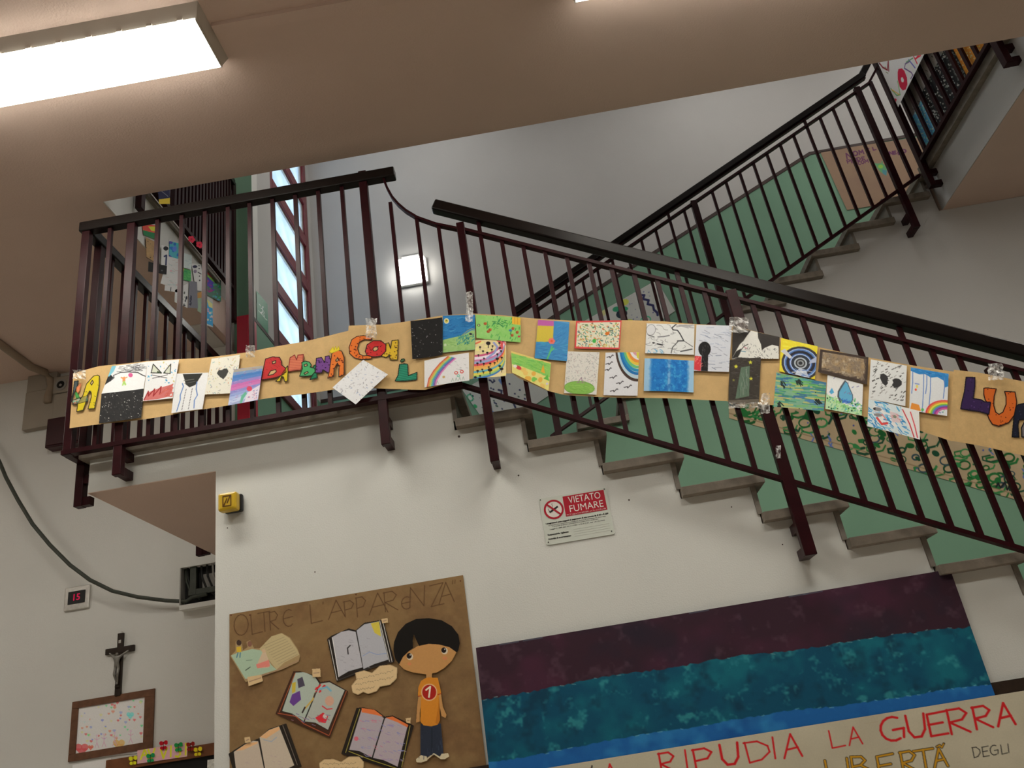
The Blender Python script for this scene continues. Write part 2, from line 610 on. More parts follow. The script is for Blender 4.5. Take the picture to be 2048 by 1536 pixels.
# stroke letters in a unit box, y down
_A = lambda a, b, cx, cy, rx, ry, n=10: [(cx+rx*math.cos(math.radians(a+(b-a)*i/n)), cy+ry*math.sin(math.radians(a+(b-a)*i/n))) for i in range(n+1)]
GL = {
 'A': [[(0, 1), (.5, 0), (1, 1)], [(.2, .65), (.82, .6)]],
 'B': [[(0, 0), (0, 1)], [(0, 0), (.6, .05), (.8, .25), (.5, .45), (0, .48)], [(.5, .46), (.95, .7), (.7, .97), (0, 1)]],
 'C': [_A(-50, -310, .55, .5, .5, .5)],
 'D': [[(0, 0), (.1, 1)], [(-.05, .02), (.5, .02), (.9, .3), (.95, .6), (.6, .92), (.1, 1)]],
 'E': [[(1, 0), (0, .05), (.05, 1), (1, .97)], [(0, .5), (.8, .47)]],
 'e': [[(.1, .5), (.9, .45)], _A(-60, -310, .55, .5, .5, .5)],
 'F': [[(1, 0), (0, 0), (0, 1)], [(0, .5), (.8, .5)]],
 'G': [_A(-60, -300, .5, .5, .5, .5), [(.5, .55), (.95, .52), (.9, .9)]],
 'H': [[(0, 0), (0, 1)], [(1, 0), (1, 1)], [(0, .5), (1, .5)]],
 'I': [[(.5, 0), (.5, 1)]],
 'L': [[(0, 0), (.05, 1), (1, .95)]],
 'M': [[(0, 1), (.1, 0), (.5, .6), (.9, 0), (1, 1)]],
 'N': [[(0, 1), (.1, 0), (.9, 1), (1, 0)]],
 'O': [_A(0, 360, .5, .5, .5, .5, 16)],
 'P': [[(0, 0), (.05, 1)], [(-.05, .02), (.6, 0), (.95, .22), (.7, .5), (.05, .56)]],
 'R': [[(0, 0), (.05, 1)], [(-.05, .02), (.6, 0), (.9, .22), (.65, .46), (.05, .52), (.95, 1)]],
 'S': [[(.95, .1), (.5, 0), (.08, .2), (.3, .45), (.8, .58), (.9, .8), (.5, 1), (.05, .9)]],
 'T': [[(0, .02), (1, 0)], [(.5, 0), (.52, 1)]],
 'U': [[(0, 0), (.05, .7), (.3, 1), (.7, 1), (.95, .7), (1, 0)]],
 'V': [[(0, 0), (.5, 1), (1, 0)]],
 'Z': [[(0, .05), (1, 0), (.05, 1), (1, .96)]],
 "'": [[(.5, 0), (.4, .25)]],
 '`': [[(.2, 0), (.5, .15), (.9, 0)]],
 '1': [[(.1, .25), (.55, 0), (.55, 1)]],
}


def glyph(cv, ch, p0, ex, ey, wd, col):
    """letter ch in the parallelogram p0 (top left), ex (across), ey (down), photograph pixels"""
    for st in GL.get(ch, []):
        cv.line([(p0[0]+ex[0]*a+ey[0]*b, p0[1]+ex[1]*a+ey[1]*b) for a, b in st], wd, col)


def words(cv, s, p0, step, ex, ey, wd, col):
    for i, ch in enumerate(s):
        glyph(cv, ch, (p0[0]+step[0]*i, p0[1]+step[1]*i), ex, ey, wd, col)


def zm(ox, oy, sc):
    return lambda *pts: [(ox+x*sc, oy+y*sc) for x, y in pts]

# ================================================================== setting
ZL = 3.114           # landing
RISE = .164
ZC = 4.60            # ceiling of the hall
ZU = 4.912           # upper floor
YB = 1.75            # back wall on the left
YS = 1.62            # wall between the two flights
YR = 3.40            # rear wall of the stairwell
XW = -1.98           # wall with the tall window
ZT = 8.3             # ceiling of the upper storey
XF = -2.15           # edge of the upper floor, left of the well
XG = 3.16            # edge of the upper floor, right of the well


def struct(o): return tag(o, kind='structure')


struct(box('floor', (-9, -9, -.1), (9, YR, 0), M_FLOOR))
struct(box('ceiling', (-9, -9, ZC), (9, 0, ZU), M_CEIL))
struct(box('ceiling', (-9, 0, ZC), (XF, YB, ZU), M_CEIL))
struct(box('ceiling', (XG, 0, ZC), (9, YR, ZU), M_CEIL))
struct(box('ceiling_upper', (-9, -9, ZT), (9, YR, ZT+.1), M_WALL2))
struct(box('wall_left', (-9.1, -9, 0), (-9, YB, ZT), M_WALLB))
struct(box('wall_right', (9, -9, 0), (9.1, YR, ZT), M_WALL2))
struct(box('wall_front', (-9, -9.1, 0), (9, -9, ZT), M_WALL2))
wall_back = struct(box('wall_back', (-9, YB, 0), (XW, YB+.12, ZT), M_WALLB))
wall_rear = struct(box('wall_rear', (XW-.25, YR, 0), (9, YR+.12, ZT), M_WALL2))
# fascias of the upper floor carry white paint and a stone curb
struct(box('trim_1', (XF-.02, .0, ZC+.002), (XF+.006, 1.40, 4.955), M_WALLB))
struct(box('trim_2', (XF-.10, .0, 4.955), (XF+.03, 1.46, 4.99), M_STONE))
struct(box('trim_3', (XG-.006, .0, ZC+.002), (XG+.02, YS, 4.90), M_WALL2))
struct(box('trim_4', (XG-.05, .0, 4.90), (XG+.12, YS, 4.985), M_STONE))
# small pier where the left fascia meets the back wall
struct(box('wall_pier', (-2.33, 1.40, ZC-.01), (-2.20, YB, 4.93), M_WALLB))
struct(box('wall_pier_edge', (-2.165, 1.70, 4.52), (-2.128, YB, 4.90), M_WALL2))

# window wall, with its opening
W0, W1, WZ0, WZ1 = 2.19, 3.30, 4.36, 8.15
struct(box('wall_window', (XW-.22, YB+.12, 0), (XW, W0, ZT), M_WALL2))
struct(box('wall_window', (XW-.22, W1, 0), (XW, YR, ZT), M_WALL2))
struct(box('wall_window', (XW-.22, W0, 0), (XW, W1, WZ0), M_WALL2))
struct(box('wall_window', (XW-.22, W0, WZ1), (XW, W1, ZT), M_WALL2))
win = struct(thing('window_1', None, None, (XW-.05, (W0+W1)/2, WZ0)))
fx0, fx1 = XW-.09, XW-.005
box('frame_jamb', (fx0, W0, WZ0), (fx1, W0+.085, WZ1), M_FRAME, win, .006)
box('frame_jamb', (fx0, W1-.085, WZ0), (fx1, W1, WZ1), M_FRAME, win, .006)
box('frame_sill', (fx0, W0, WZ0), (fx1+.03, W1, WZ0+.09), M_FRAME, win, .006)
box('frame_head', (fx0, W0, WZ1-.08), (fx1, W1, WZ1), M_FRAME, win, .006)
tz = [4.94, 5.43, 5.96, 6.49, 7.02, 7.55]
for z in tz:
    box('transom', (fx0, W0+.085, z-.062), (fx1, W1-.085, z+.062), M_FRAME, win, .006)
zs = [WZ0+.09] + [v for z in tz for v in (z-.062, z+.062)] + [WZ1-.08]
for a, b in zip(zs[::2], zs[1::2]):
    pn = box('pane', (fx0+.035, W0+.085, a), (fx0+.043, W1-.085, b), M_GLASS, win)
    box('bead', (fx0+.046, W1-.125, a), (fx0+.062, W1-.085, b), M_METAL, pn)
    box('bead', (fx0+.046, W0+.085, b-.02), (fx0+.062, W1-.125, b), M_METAL, pn)

# green dado on the window wall and the small return of the back wall, with dark border
ZD = 4.765
struct(box('dado_window_wall', (XW, YB-.004, ZL), (XW+.004, W0-.003, ZD), M_GREEN))
struct(box('dado_window_wall', (XW, W0-.003, ZL), (XW+.004, YR-.004, WZ0-.002), M_GREEN))
struct(box('dado_window_wall', (XW, W1+.003, WZ0-.002), (XW+.004, YR-.004, ZD), M_GREEN))
struct(box('trim_5', (XW, YB-.006, ZD), (XW+.007, W0-.003, ZD+.03), M_GLINE))
struct(box('dado_back_wall', (-2.128, YB-.004, ZL), (XW, YB, ZD), M_GREEN))
struct(box('trim_6', (-2.128, YB-.007, ZD), (XW, YB, ZD+.03), M_GLINE))
struct(box('dado_back_wall', (-2.128, YB-.004, ZD+.03), (XW, YB, 6.6), M_GREEN))

# rear wall dado: level at the landing, climbing with the flight, level above
r0 = P(1040, 680, 'Y', YR); r1 = P(1620, 310, 'Y', YR)
sl = (r1[2]-r0[2])/(r1[0]-r0[0])
xk = r0[0]-(r0[2]-ZD)/sl
struct(prism('dado_rear_wall', [(XW+.004, 2.4), (8.9, 2.4), (8.9, r1[2]), (r1[0], r1[2]), (xk, ZD), (XW+.004, ZD)], YR-.004, YR, M_GREEN))
struct(strip('trim_7', [(XW+.007, YR-.005, ZD+.015), (xk, YR-.005, ZD+.015), (r1[0], YR-.005, r1[2]+.015), (8.9, YR-.005, r1[2]+.015)], .010, .035, M_GLINE))

# ------------------------------------------------------------------ lower flight, landing, side wall
def znose(k): return ZL-RISE*k
def xnose(k): return -.318+.31*k
N1 = 14
poly = [(-1.5, 0), (-1.5, 2.912), (-.375, 2.912), (-.375, znose(1)-.04)]
for k in range(1, N1+1):
    poly += [(xnose(k)-.05, znose(k)-.04), (xnose(k)-.05, znose(k+1)-.04)]
poly += [(xnose(N1)+.3, znose(N1+1)-.04), (xnose(N1)+.3, 0)]
pp = [poly[0]]
for p in poly[1:]:
    if abs(p[0]-pp[-1][0])+abs(p[1]-pp[-1][1]) > 1e-4: pp.append(p)
wall_side = struct(prism('wall_side', pp, 0, .13, M_WALL))
struct(box('wall_return', (-1.5, .13, 0), (-1.38, YB, 2.912), M_WALL))
# the long bottom part of the side wall beyond the foot of the stair is out of view

landing = thing('stair_landing', 'half-way stair landing with white edge and brown soffit above the crucifix wall', 'landing', (-1.2, .8, 2.912))
box('slab', (-2.11, 0, 2.912), (-.375, YR, ZL-.04), M_WALL, landing)
box('soffit_finish', (-2.11, .001, 2.909), (-1.5, YB, 2.912), M_CEIL, landing)
box('edge_slab', (-2.15, -.034, ZL-.04), (-.315, YR, ZL), M_STONE, landing, .004)

flight = thing('stair_flight', 'lower stone stair flight descending right from the landing, treads showing along the white wall', 'stairs', (1.5, .8, 1.5))
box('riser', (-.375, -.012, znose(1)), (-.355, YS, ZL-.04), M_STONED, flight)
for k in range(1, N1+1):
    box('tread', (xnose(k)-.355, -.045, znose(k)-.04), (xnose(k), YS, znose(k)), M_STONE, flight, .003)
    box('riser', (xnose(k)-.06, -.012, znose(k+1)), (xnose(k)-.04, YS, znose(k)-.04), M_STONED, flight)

# ------------------------------------------------------------------ upper flight and the wall below it
N2 = 11
def xr(k): return .615+.31*(k-2)
def zk(k): return ZL+RISE*k
poly = [(-.02, 0), (-.02, zk(1)-.045)]
for k in range(1, N2):
    poly += [(xr(k)+.0, zk(k)-.045), (xr(k)+.0, zk(k+1)-.045)]
poly = [p for p in poly if p[1] < 4.86]
poly += [(poly[-1][0], ZC+.2), (XG-.03, ZC+.2), (XG-.03, ZC-.002), (8.98, ZC-.002), (8.98, 0)]
pp = [poly[0]]
for p in poly[1:]:
    if abs(p[0]-pp[-1][0])+abs(p[1]-pp[-1][1]) > 1e-4: pp.append(p)
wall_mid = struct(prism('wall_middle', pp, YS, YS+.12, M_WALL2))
prof = [p for p in pp if p[0] < 1.30 and p[1] < 4.0]
zt0 = 4.445-.529*1.24
dad = prof + [(1.24, prof[-1][1]), (1.24, zt0)] if prof[-1][1] < zt0+2 else prof
dado = [(-.02, .0)] + [p for p in prof[1:]] + [(1.235, zk(4)-.045)]
dado += [(1.235, 4.445-.529*1.235), (8.5, 4.445-.529*8.0), (8.5, 0)] if False else [(1.45, 4.445-.529*1.45), (6.0, 1.27), (8.9, 1.27), (8.9, 0)]
dd = [dado[0]]
for p in dado[1:]:
    if abs(p[0]-dd[-1][0])+abs(p[1]-dd[-1][1]) > 1e-4: dd.append(p)
struct(prism('dado_middle_wall', dd, YS-.004, YS-.0005, M_GREEN))

flight2 = thing('stair_flight', 'upper stone stair flight climbing right behind the first one to the upper floor', 'stairs', (1.7, 2.5, ZL))
for k in range(1, N2):
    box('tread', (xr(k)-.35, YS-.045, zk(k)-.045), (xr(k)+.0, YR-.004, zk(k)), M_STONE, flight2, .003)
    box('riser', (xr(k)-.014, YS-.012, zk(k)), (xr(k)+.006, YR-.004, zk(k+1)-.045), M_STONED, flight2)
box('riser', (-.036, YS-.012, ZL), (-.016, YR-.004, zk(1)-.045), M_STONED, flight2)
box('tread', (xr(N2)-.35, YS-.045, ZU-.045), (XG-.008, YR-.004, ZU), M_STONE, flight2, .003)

# ------------------------------------------------------------------ railings
YP = -.10


def post(parent, x, z0, z1, y=YP, arms=(), armto=0.0, name='post', wd=.042, th=.036):
    p = box(name, (x-wd/2, y-th/2, z0), (x+wd/2, y+th/2, z1), M_STEEL, parent, .003)
    for z in arms:
        box('bracket_arm', (x-wd/2+.004, min(y, armto), z-.02), (x+wd/2-.004, max(y, armto)-th/2*0, z+.02), M_STEEL, p)
    return p


rail1 = thing('landing_railing', 'maroon steel railing along the front of the landing with flat dark handrail', 'railing', (-1.3, YP, ZL))
bar('handrail', (-2.19, YP, 4.352), (-.505, YP, 4.352), .055, .058, M_RAIL, rail1, (0, 1, 0), .006)
bar('bottom_bar', (-2.18, YP, 3.083), (-.30, YP, 3.083), .04, .022, M_STEEL, rail1)
post(rail1, -2.155, 3.07, 4.33)
post(rail1, -1.912, 2.93, 4.34, arms=(2.955, 3.045))
post(rail1, -.675, 2.855, 4.395, arms=(2.885, 2.985))
cpts = [P(*p, 'Y', YP) for p in ((768, 360), (775, 378), (785, 396), (797, 410), (812, 423), (835, 437), (872, 450), (916, 459))]
strip('curved_bar', cpts, .032, .012, M_STEEL, rail1)
for x in (-2.03, -1.775, -1.645, -1.52, -1.397, -1.282, -1.16, -1.038, -.916, -.79):
    box('baluster', (x-.010, YP-.010, 3.09), (x+.010, YP+.010, 4.325), M_STEEL, rail1)
for x, z in ((-.545, 4.17), (-.42, 4.045), (-.315, 3.975)):
    box('baluster', (x-.009, YP-.009, 3.09), (x+.009, YP+.009, z), M_STEEL, rail1)

ZTB = lambda x: 3.939-.536*(x+.222)
ZHR = lambda x: ZTB(x)+.105
ZBB = lambda x: 3.081-.530*(x+.303)
rail2 = thing('stair_railing', 'maroon steel railing of the lower flight with long glossy dark handrail', 'railing', (1.2, YP, 2.5))
XE = 3.4
bar('handrail', (-.325, YP, ZHR(-.325)), (XE, YP, ZHR(XE)), .06, .060, M_RAIL, rail2, (0, 1, 0), .008)
bar('top_bar', (-.222, YP, ZTB(-.222)), (XE, YP, ZTB(XE)), .034, .016, M_STEEL, rail2)
bar('bottom_bar', (-.303, YP, ZBB(-.303)), (XE, YP, ZBB(XE)), .034, .018, M_STEEL, rail2)
for x, z0, z1 in ((-.205, 2.69, 3.965), (.998, 2.075, 3.325), (1.985, 1.50, 2.735), (2.95, 1.0, 2.25)):
    post(rail2, x, z0, z1, arms=(z0+.02, z0+.125), wd=.04 if x < 0 else .05)
for i in range(36):
    x = -.113+.0992*i
    if x > XE-.05: break
    if min(abs(x-q) for q in (-.205, .998, 1.985, 2.95)) < .03: continue
    sup = i in (0, 9, 18, 27)
    box('support' if sup else 'baluster', (x-.010, YP-.010, ZBB(x)), (x+.010, YP+.010, (ZHR(x)-.03) if sup else ZTB(x)), M_STEEL, rail2)

# side railing of the landing, running back
XS = -2.165
rail3 = thing('landing_side_railing', 'maroon steel railing running back along the open left side of the landing', 'railing', (XS, .8, ZL))
bar('handrail', (XS, -.07, 4.352), (XS, 1.70, 4.352), .055, .058, M_RAIL, rail3, (1, 0, 0), .006)
bar('bottom_bar', (XS, -.08, 3.083), (XS, 1.70, 3.083), .034, .022, M_STEEL, rail3, (1, 0, 0))
for y, zb0 in ((.035, 2.86), (1.30, 2.895)):
    p = box('post', (XS-.02, y-.022, zb0), (XS+.02, y+.022, 4.33), M_STEEL, rail3, .003)
    for z in (zb0+.022, zb0+.13):
        box('bracket_arm', (XS-.01, y-.018, z-.02), (-2.108, y+.018, z+.02), M_STEEL, p)
for i in range(14):
    y = .03+.125*i
    if min(abs(y-.035), abs(y-1.30)) < .04: continue
    box('baluster', (XS-.010, y-.010, 3.09), (XS+.010, y+.010, 4.325), M_STEEL, rail3)

# railing of the upper flight
YQ = 1.50
TB2 = lambda x: 4.295+.5166*(x-.145)
HR2 = lambda x: TB2(x)+.095
BB2 = lambda x: 3.362+.508*(x-.11)
rail4 = thing('stair_railing', 'maroon steel railing of the upper flight, climbing right behind the lower railing', 'railing', (1.5, YQ, 4.2))
bar('handrail', (-.02, YQ, HR2(-.02)), (2.95, YQ, HR2(2.95)), .055, .05, M_RAIL, rail4, (0, 1, 0), .008)
bar('handrail_core', (-.02, YQ+.0, HR2(-.02)-.034), (2.95, YQ, HR2(2.95)-.034), .03, .012, M_STEEL, rail4)
bar('top_bar', (.145, YQ, TB2(.145)), (2.96, YQ, TB2(2.96)), .03, .016, M_STEEL, rail4)
bar('bottom_bar', (.08, YQ, BB2(.08)), (3.03, YQ, BB2(3.03)), .03, .018, M_STEEL, rail4)
for x, z0, z1 in ((.134, 3.15, 4.33), (1.41, 3.72, 4.965), (2.86, 4.42, 5.73)):
    post(rail4, x, z0, z1, y=YQ, arms=(z0+.02, z0+.125), armto=YS, wd=.045)
i = 0
for x in [.26+.1185*k for k in range(23)]:
    i += 1
    if min(abs(x-q) for q in (.134, 1.41, 2.86)) < .04: continue
    sup = i in (2, 9, 19)
    box('support' if sup else 'baluster', (x-.009, YQ-.009, BB2(x)), (x+.009, YQ+.009, HR2(x)-.04 if sup else TB2(x)), M_STEEL, rail4)
# turn at the top of the flight
bar('handrail_return', (2.94, YQ, HR2(2.94)+.01), (3.06, YQ-.04, HR2(2.94)+.16), .05, .05, M_RAIL, rail4, (0, 1, 0), .006)
bar('top_bar_return', (2.96, YQ, TB2(2.96)), (3.06, YQ-.02, TB2(2.96)+.12), .03, .016, M_STEEL, rail4)
box('baluster', (2.965, YQ-.012, 4.83), (2.989, YQ+.012, 5.76), M_STEEL, rail4)

# railing on the upper floor, right of the well
XP = 3.085
rail5 = thing('upper_railing', 'dark steel railing of the upper floor coming forward above the white slab edge, top right', 'railing', (XP, .8, ZU))
bar('handrail', (XP, YQ+.02, 6.03), (XP, -.05, 6.03), .055, .058, M_RAIL, rail5, (1, 0, 0), .006)
bar('bottom_bar', (XP, YQ+.02, 4.965), (XP, -.05, 4.965), .034, .026, M_STEEL, rail5, (1, 0, 0))
for y in (YQ, .36):
    p = box('post', (XP-.02, y-.025, 4.73), (XP+.02, y+.025, 6.0), M_STEEL, rail5, .003)
    for z in (4.75, 4.85):
        box('bracket_arm', (XP, y-.02, z-.02), (XG-.005, y+.02, z+.02), M_STEEL, p)
for k in range(14):
    y = 1.40-.108*k
    if abs(y-.36) < .045 or y < 0: continue
    box('baluster', (XP-.009, y-.014, 4.97), (XP+.009, y+.014, 6.0), M_STEEL, rail5)

# railing on the upper floor, left of the well
XL = -2.105
rail6 = thing('upper_railing', 'dark steel railing of the upper floor above the taped drawings, upper left', 'railing', (XL, .8, ZU))
bar('handrail', (XL, 0, 6.03), (XL, 1.66, 6.03), .055, .058, M_RAIL, rail6, (1, 0, 0), .006)
bar('bottom_bar', (XL, 0.02, 5.02), (XL, 1.66, 5.02), .034, .03, M_STEEL, rail6, (1, 0, 0))
for y in [.05+.11*k for k in range(6)] + [.70+.052*k for k in range(18)]:
    box('baluster', (XL-.016, y-.014, 5.03), (XL+.016, y+.014, 6.0), M_STEEL, rail6)
box('post', (XL-.02, 1.64, 4.74), (XL+.02, 1.69, 6.05), M_STEEL, rail6, .003)
box('post', (XL-.02, .28, 4.76), (XL+.02, .325, 6.05), M_STEEL, rail6, .003)

# ================================================================== lamps
def ceiling_light(x0, x1, y0, y1, zc, label, group=None, mat=None, n=11):
    """box fitting whose sides slope in to a flush diffuser; x, y: the diffuser"""
    t = thing('ceiling_light', label, 'ceiling light', ((x0+x1)/2, (y0+y1)/2, zc), group)
    h = .056
    bm = bmesh.new()
    T = [bm.verts.new(v) for v in ((x0-.025, y0-.038, zc), (x1+.025, y0-.038, zc), (x1+.025, y1+.022, zc), (x0-.025, y1+.022, zc))]
    B = [bm.verts.new(v) for v in ((x0-.006, y0-.004, zc-h), (x1+.006, y0-.004, zc-h), (x1+.006, y1+.004, zc-h), (x0-.006, y1+.004, zc-h))]
    bm.faces.new(T); bm.faces.new(B[::-1])
    for k in range(4): bm.faces.new((T[k], T[(k+1) % 4], B[(k+1) % 4], B[k]))
    from_bm('body', bm, M_LAMPBODY, t)
    box('diffuser', (x0, y0, zc-h-.014), (x1, y1, zc-h-.0005), mat or M_TUBE, t)
    box('end_plate', (x1, y0-.004, zc-h-.015), (x1+.006, y1+.004, zc-h), M_LAMPBODY, t)
    box('end_plate', (x0-.006, y0-.004, zc-h-.015), (x0, y1+.004, zc-h), M_LAMPBODY, t)
    for k in range(n):
        x = x0+(x1-x0)*(k+.5)/n
        for ya in (y0-.010, y1):
            box('clip', (x-.012, ya, zc-h-.003), (x+.012, ya+.010, zc-h+.02), M_LAMPBODY, t)
    return t


LX, LY0, LY1 = -1.134, -1.062, -.806
LX2 = P(1148, 3, 'Z', ZC-.072)[0]+.008
PX = LX2-LX      # spacing of the row
ceiling_light(LX-1.455, LX, LY0, LY1, ZC, 'bright fluorescent ceiling light with white frame at the upper left')
ceiling_light(LX2, LX2+1.455, LY0, LY1, ZC, 'second fluorescent ceiling light, only its corner showing at the top edge')
# unseen lights added as fill for the hall and the stairwell
ceiling_light(LX-1.455-PX-1.455, LX-1.455-PX, LY0, LY1, ZC, 'added fill light left of the bright one, outside the view')
ceiling_light(LX2+PX+1.455, LX2+PX+2.91, LY0, LY1, ZC, 'added fill light right of the second one, outside the view')
ceiling_light(LX-1.455, LX, -2.88, -2.62, ZC, 'unseen fill light added above the viewer, next row behind the bright one')
ceiling_light(LX2, LX2+1.455, -2.88, -2.62, ZC, 'unseen fill light added above the viewer, next row behind the second one')
for x, y, lab in ((-3.6, -.8, 'left of the stairwell front'), (-.9, -.8, 'over the landing front'), (1.8, -.8, 'over the lower flight'), (4.4, .4, 'over the right corridor'), (4.4, 2.2, 'over the rear right corridor'), (1.9, 2.0, 'over the upper flight'), (-1.3, 2.0, 'over the rear of the landing')):
    ceiling_light(x, x+1.2, y, y+.25, ZT, 'unseen fill light added on the upper storey ceiling ' + lab, None, M_FILLU)
# shallow raised seam along the ceiling
struct(box('trim_8', (-1.10, -.985, ZC-.022), (9, -.93, ZC), M_CEIL))

c0 = (P(795, 525, 'Y', YR)+P(858, 570, 'Y', YR))/2
wl = thing('wall_light', 'square white wall light glowing on the rear stairwell wall', 'wall light', (c0[0], YR, c0[2]))
h = .155
box('base', (c0[0]-h, YR-.05, c0[2]-h), (c0[0]+h, YR, c0[2]+h), M_WHITEP, wl, .024)
box('diffuser', (c0[0]-h+.012, YR-.095, c0[2]-h+.012), (c0[0]+h-.012, YR-.045, c0[2]+h-.012), M_BULK, wl, .024)
box('mount', (c0[0]-.10, YR-.03, c0[2]+h), (c0[0]+.08, YR, c0[2]+h+.05), M_WHITEP, wl, .008)

# ================================================================== things on the left back wall
def bw(x, y, d=0.0): return P(x, y, 'Y', YB-d)


# thermostat with red digits
a = bw(133, 1181); b = bw(178, 1222)
th = thing('thermostat', 'square wall thermostat with black screen and red digits', 'thermostat', ((a[0]+b[0])/2, YB, (a[2]+b[2])/2))
xa, xb, za, zb = a[0], b[0]+.005, 2.80, 2.955
box('frame', (xa, YB-.018, za), (xb, YB, zb), M_METAL, th, .005)
box('screen', (xa+.028, YB-.022, za+.04), (xb-.028, YB-.016, zb-.032), M_BLACK, th, .001)
text('digits', '15', (xa+.055, YB-.0225, za+.062), .06, M_LED, th, .045, .001)
# crucifix
cx = (bw(244, 1265)[0]+bw(238, 1388)[0])/2; zt, zb_ = 2.60, 2.215
cz = bw(245, 1300)[2]
M_PEWTER = paint('dull_pewter', (.24, .23, .21), .45, .2, 40, 0, 1, .4, .4)
cr = thing('crucifix', 'dark wooden crucifix with small grey figure above the framed drawing', 'crucifix', (cx, YB, cz))
box('upright', (cx-.019, YB-.02, zb_), (cx+.019, YB, zt), M_WOODD, cr, .003)
box('crossbar', (cx-.095, YB-.021, cz-.019), (cx+.095, YB-.001, cz+.019), M_WOODD, cr, .003)
box('title_plate', (cx-.008, YB-.023, cz+.042), (cx+.008, YB-.02, cz+.062), M_METAL, cr)
ringo = ring('hook', (cx+.004, YB-.008, zt+.006), .004, .007, .002, M_METAL, cr, 12)


def figure(parent, x, y, z, s, mat):
    """small hanging figure: one skin surface, arms raised along the crossbar"""
    J = [(0, 0, 0), (0, -.1, .10), (0, -.12, .22), (0, -.1, .30), (.03, -.16, .38),      # pelvis, waist, chest, neck, head
         (.10, -.08, .26), (.22, -.02, .36), (.34, .02, .44), (-.10, -.08, .26), (-.22, -.02, .36), (-.34, .02, .44),
         (.05, -.06, -.08), (.07, -.14, -.30), (.02, -.03, -.55), (.03, -.07, -.62), (-.05, -.06, -.08), (-.05, -.14, -.30), (0, -.03, -.55), (-.01, -.07, -.62)]
    E = [(0, 1), (1, 2), (2, 3), (3, 4), (2, 5), (5, 6), (6, 7), (2, 8), (8, 9), (9, 10), (0, 11), (11, 12), (12, 13), (13, 14), (0, 15), (15, 16), (16, 17), (17, 18)]
    Rr = [.075, .07, .085, .04, .06, .045, .032, .026, .045, .032, .026, .055, .042, .028, .024, .055, .042, .028, .024]
    me = bpy.data.meshes.new('figure')
    me.from_pydata([(x+a*s, y+b*s, z+c*s) for a, b, c in J], E, [])
    o = link('figure', me, mat, parent)
    sk = o.modifiers.new('skin', 'SKIN')
    for v, r in zip(me.skin_vertices[0].data, Rr): v.radius = (r*s, r*s)
    me.skin_vertices[0].data[0].use_root = True
    sb = o.modifiers.new('sub', 'SUBSURF'); sb.levels = 1; sb.render_levels = 1
    return o


figure(cr, cx, YB-.028, cz-.095, .19, M_PEWTER)
box('footrest', (cx-.012, YB-.032, cz-.228), (cx+.012, YB-.02, cz-.219), M_WOODD, cr)

# framed children's drawing below the crucifix
def frame_thing(name, label, cat, px, z0, z1, fw, mat_f):
    pass


x0, x1 = bw(147, 1403)[0], bw(311, 1378)[0]; z1 = 2.224; z0 = bw(140, 1524)[2]
fr = thing('framed_drawing', 'brown framed childrens drawing full of small coloured hearts, hanging under the crucifix', 'picture', ((x0+x1)/2, YB, z0))
g = .042
box('frame_rail', (x0, YB-.014, z1-g), (x1, YB, z1), M_WOOD, fr, .002)
box('frame_rail', (x0, YB-.014, z0), (x1, YB, z0+g), M_WOOD, fr, .002)
box('frame_stile', (x0, YB-.014, z0+g), (x0+g, YB, z1-g), M_WOOD, fr, .002)
box('frame_stile', (x1-g-.02, YB-.014, z0+g), (x1, YB, z1-g), M_WOOD, fr, .002)


def p_hearts(c):
    c.grain(14, .06)
    r = c.r
    Z = zm(0, 1200, .2197)
    for _ in range(70):
        p = c.uv(r.uniform(.05, .95), r.uniform(.05, .72)); k = r.uniform(1.2, 3.2)
        col = r.choice([(200, 70, 80), (90, 100, 170), (70, 160, 110), (230, 150, 150), (170, 190, 120), (110, 120, 160), (200, 100, 90)])
        c.ell((p[0]-k*.5, p[1]), k*.7, k*.7, col, al=.7); c.ell((p[0]+k*.5, p[1]), k*.7, k*.7, col, al=.7)
        c.poly([(p[0]-k, p[1]+.3*k), (p[0]+k, p[1]+.3*k), (p[0], p[1]+k*1.6)], col, al=.7)
    for (x, y), k, col in ((Z((765, 1090))[0], 9, (150, 165, 200)), (Z((740, 1340))[0], 12, (215, 60, 65)), (Z((820, 1335))[0], 5, (215, 70, 60)),
                           (Z((1075, 1300))[0], 11, (225, 120, 70)), (Z((1180, 1040))[0], 7, (80, 185, 170)), (Z((740, 1260))[0], 9, (235, 170, 170))):
        c.ell((x-k*.5, y), k*.6, k*.6, col, al=.8); c.ell((x+k*.5, y), k*.6, k*.6, col, al=.8)
        c.poly([(x-k*1.05, y+.2*k), (x+k*1.05, y+.2*k), (x, y+k*1.5)], col, al=.8)
    for u in (.4, .55, .78, .3):
        x, y = c.uv(u, .62)
        c.line([(x, y), (x, y+12)], 1.2, (150, 120, 140)); c.line([(x-4, y+22), (x, y+12), (x+4, y+22)], 1.2, (150, 120, 140)); c.line([(x-5, y+3), (x, y+6), (x+5, y+3)], 1.2, (150, 120, 140)); c.ell((x, y-3), 2.5, 2.5, (190, 140, 150))


Zq = zm(0, 1200, .2197)
art('drawing', Zq((710, 962), (1340, 862), (1318, 1385), (665, 1462)), ('Y', YB), p_hearts, 1.5, (175, 172, 158), 2.9, .005, fr)

# white sheet under it
art_o = art('paper_sheet', [(145, 1530), (222, 1516), (222, 1600), (143, 1600)], ('Y', YB), lambda c: (c.grain(10, .05), c.dash(20, [(150, 140, 140), (190, 120, 120)], 6, 1, .1)), 1.0, (170, 168, 160), 2.9, .006)
tag(art_o, 'white written sheet tucked under the framed hearts drawing', 'paper')

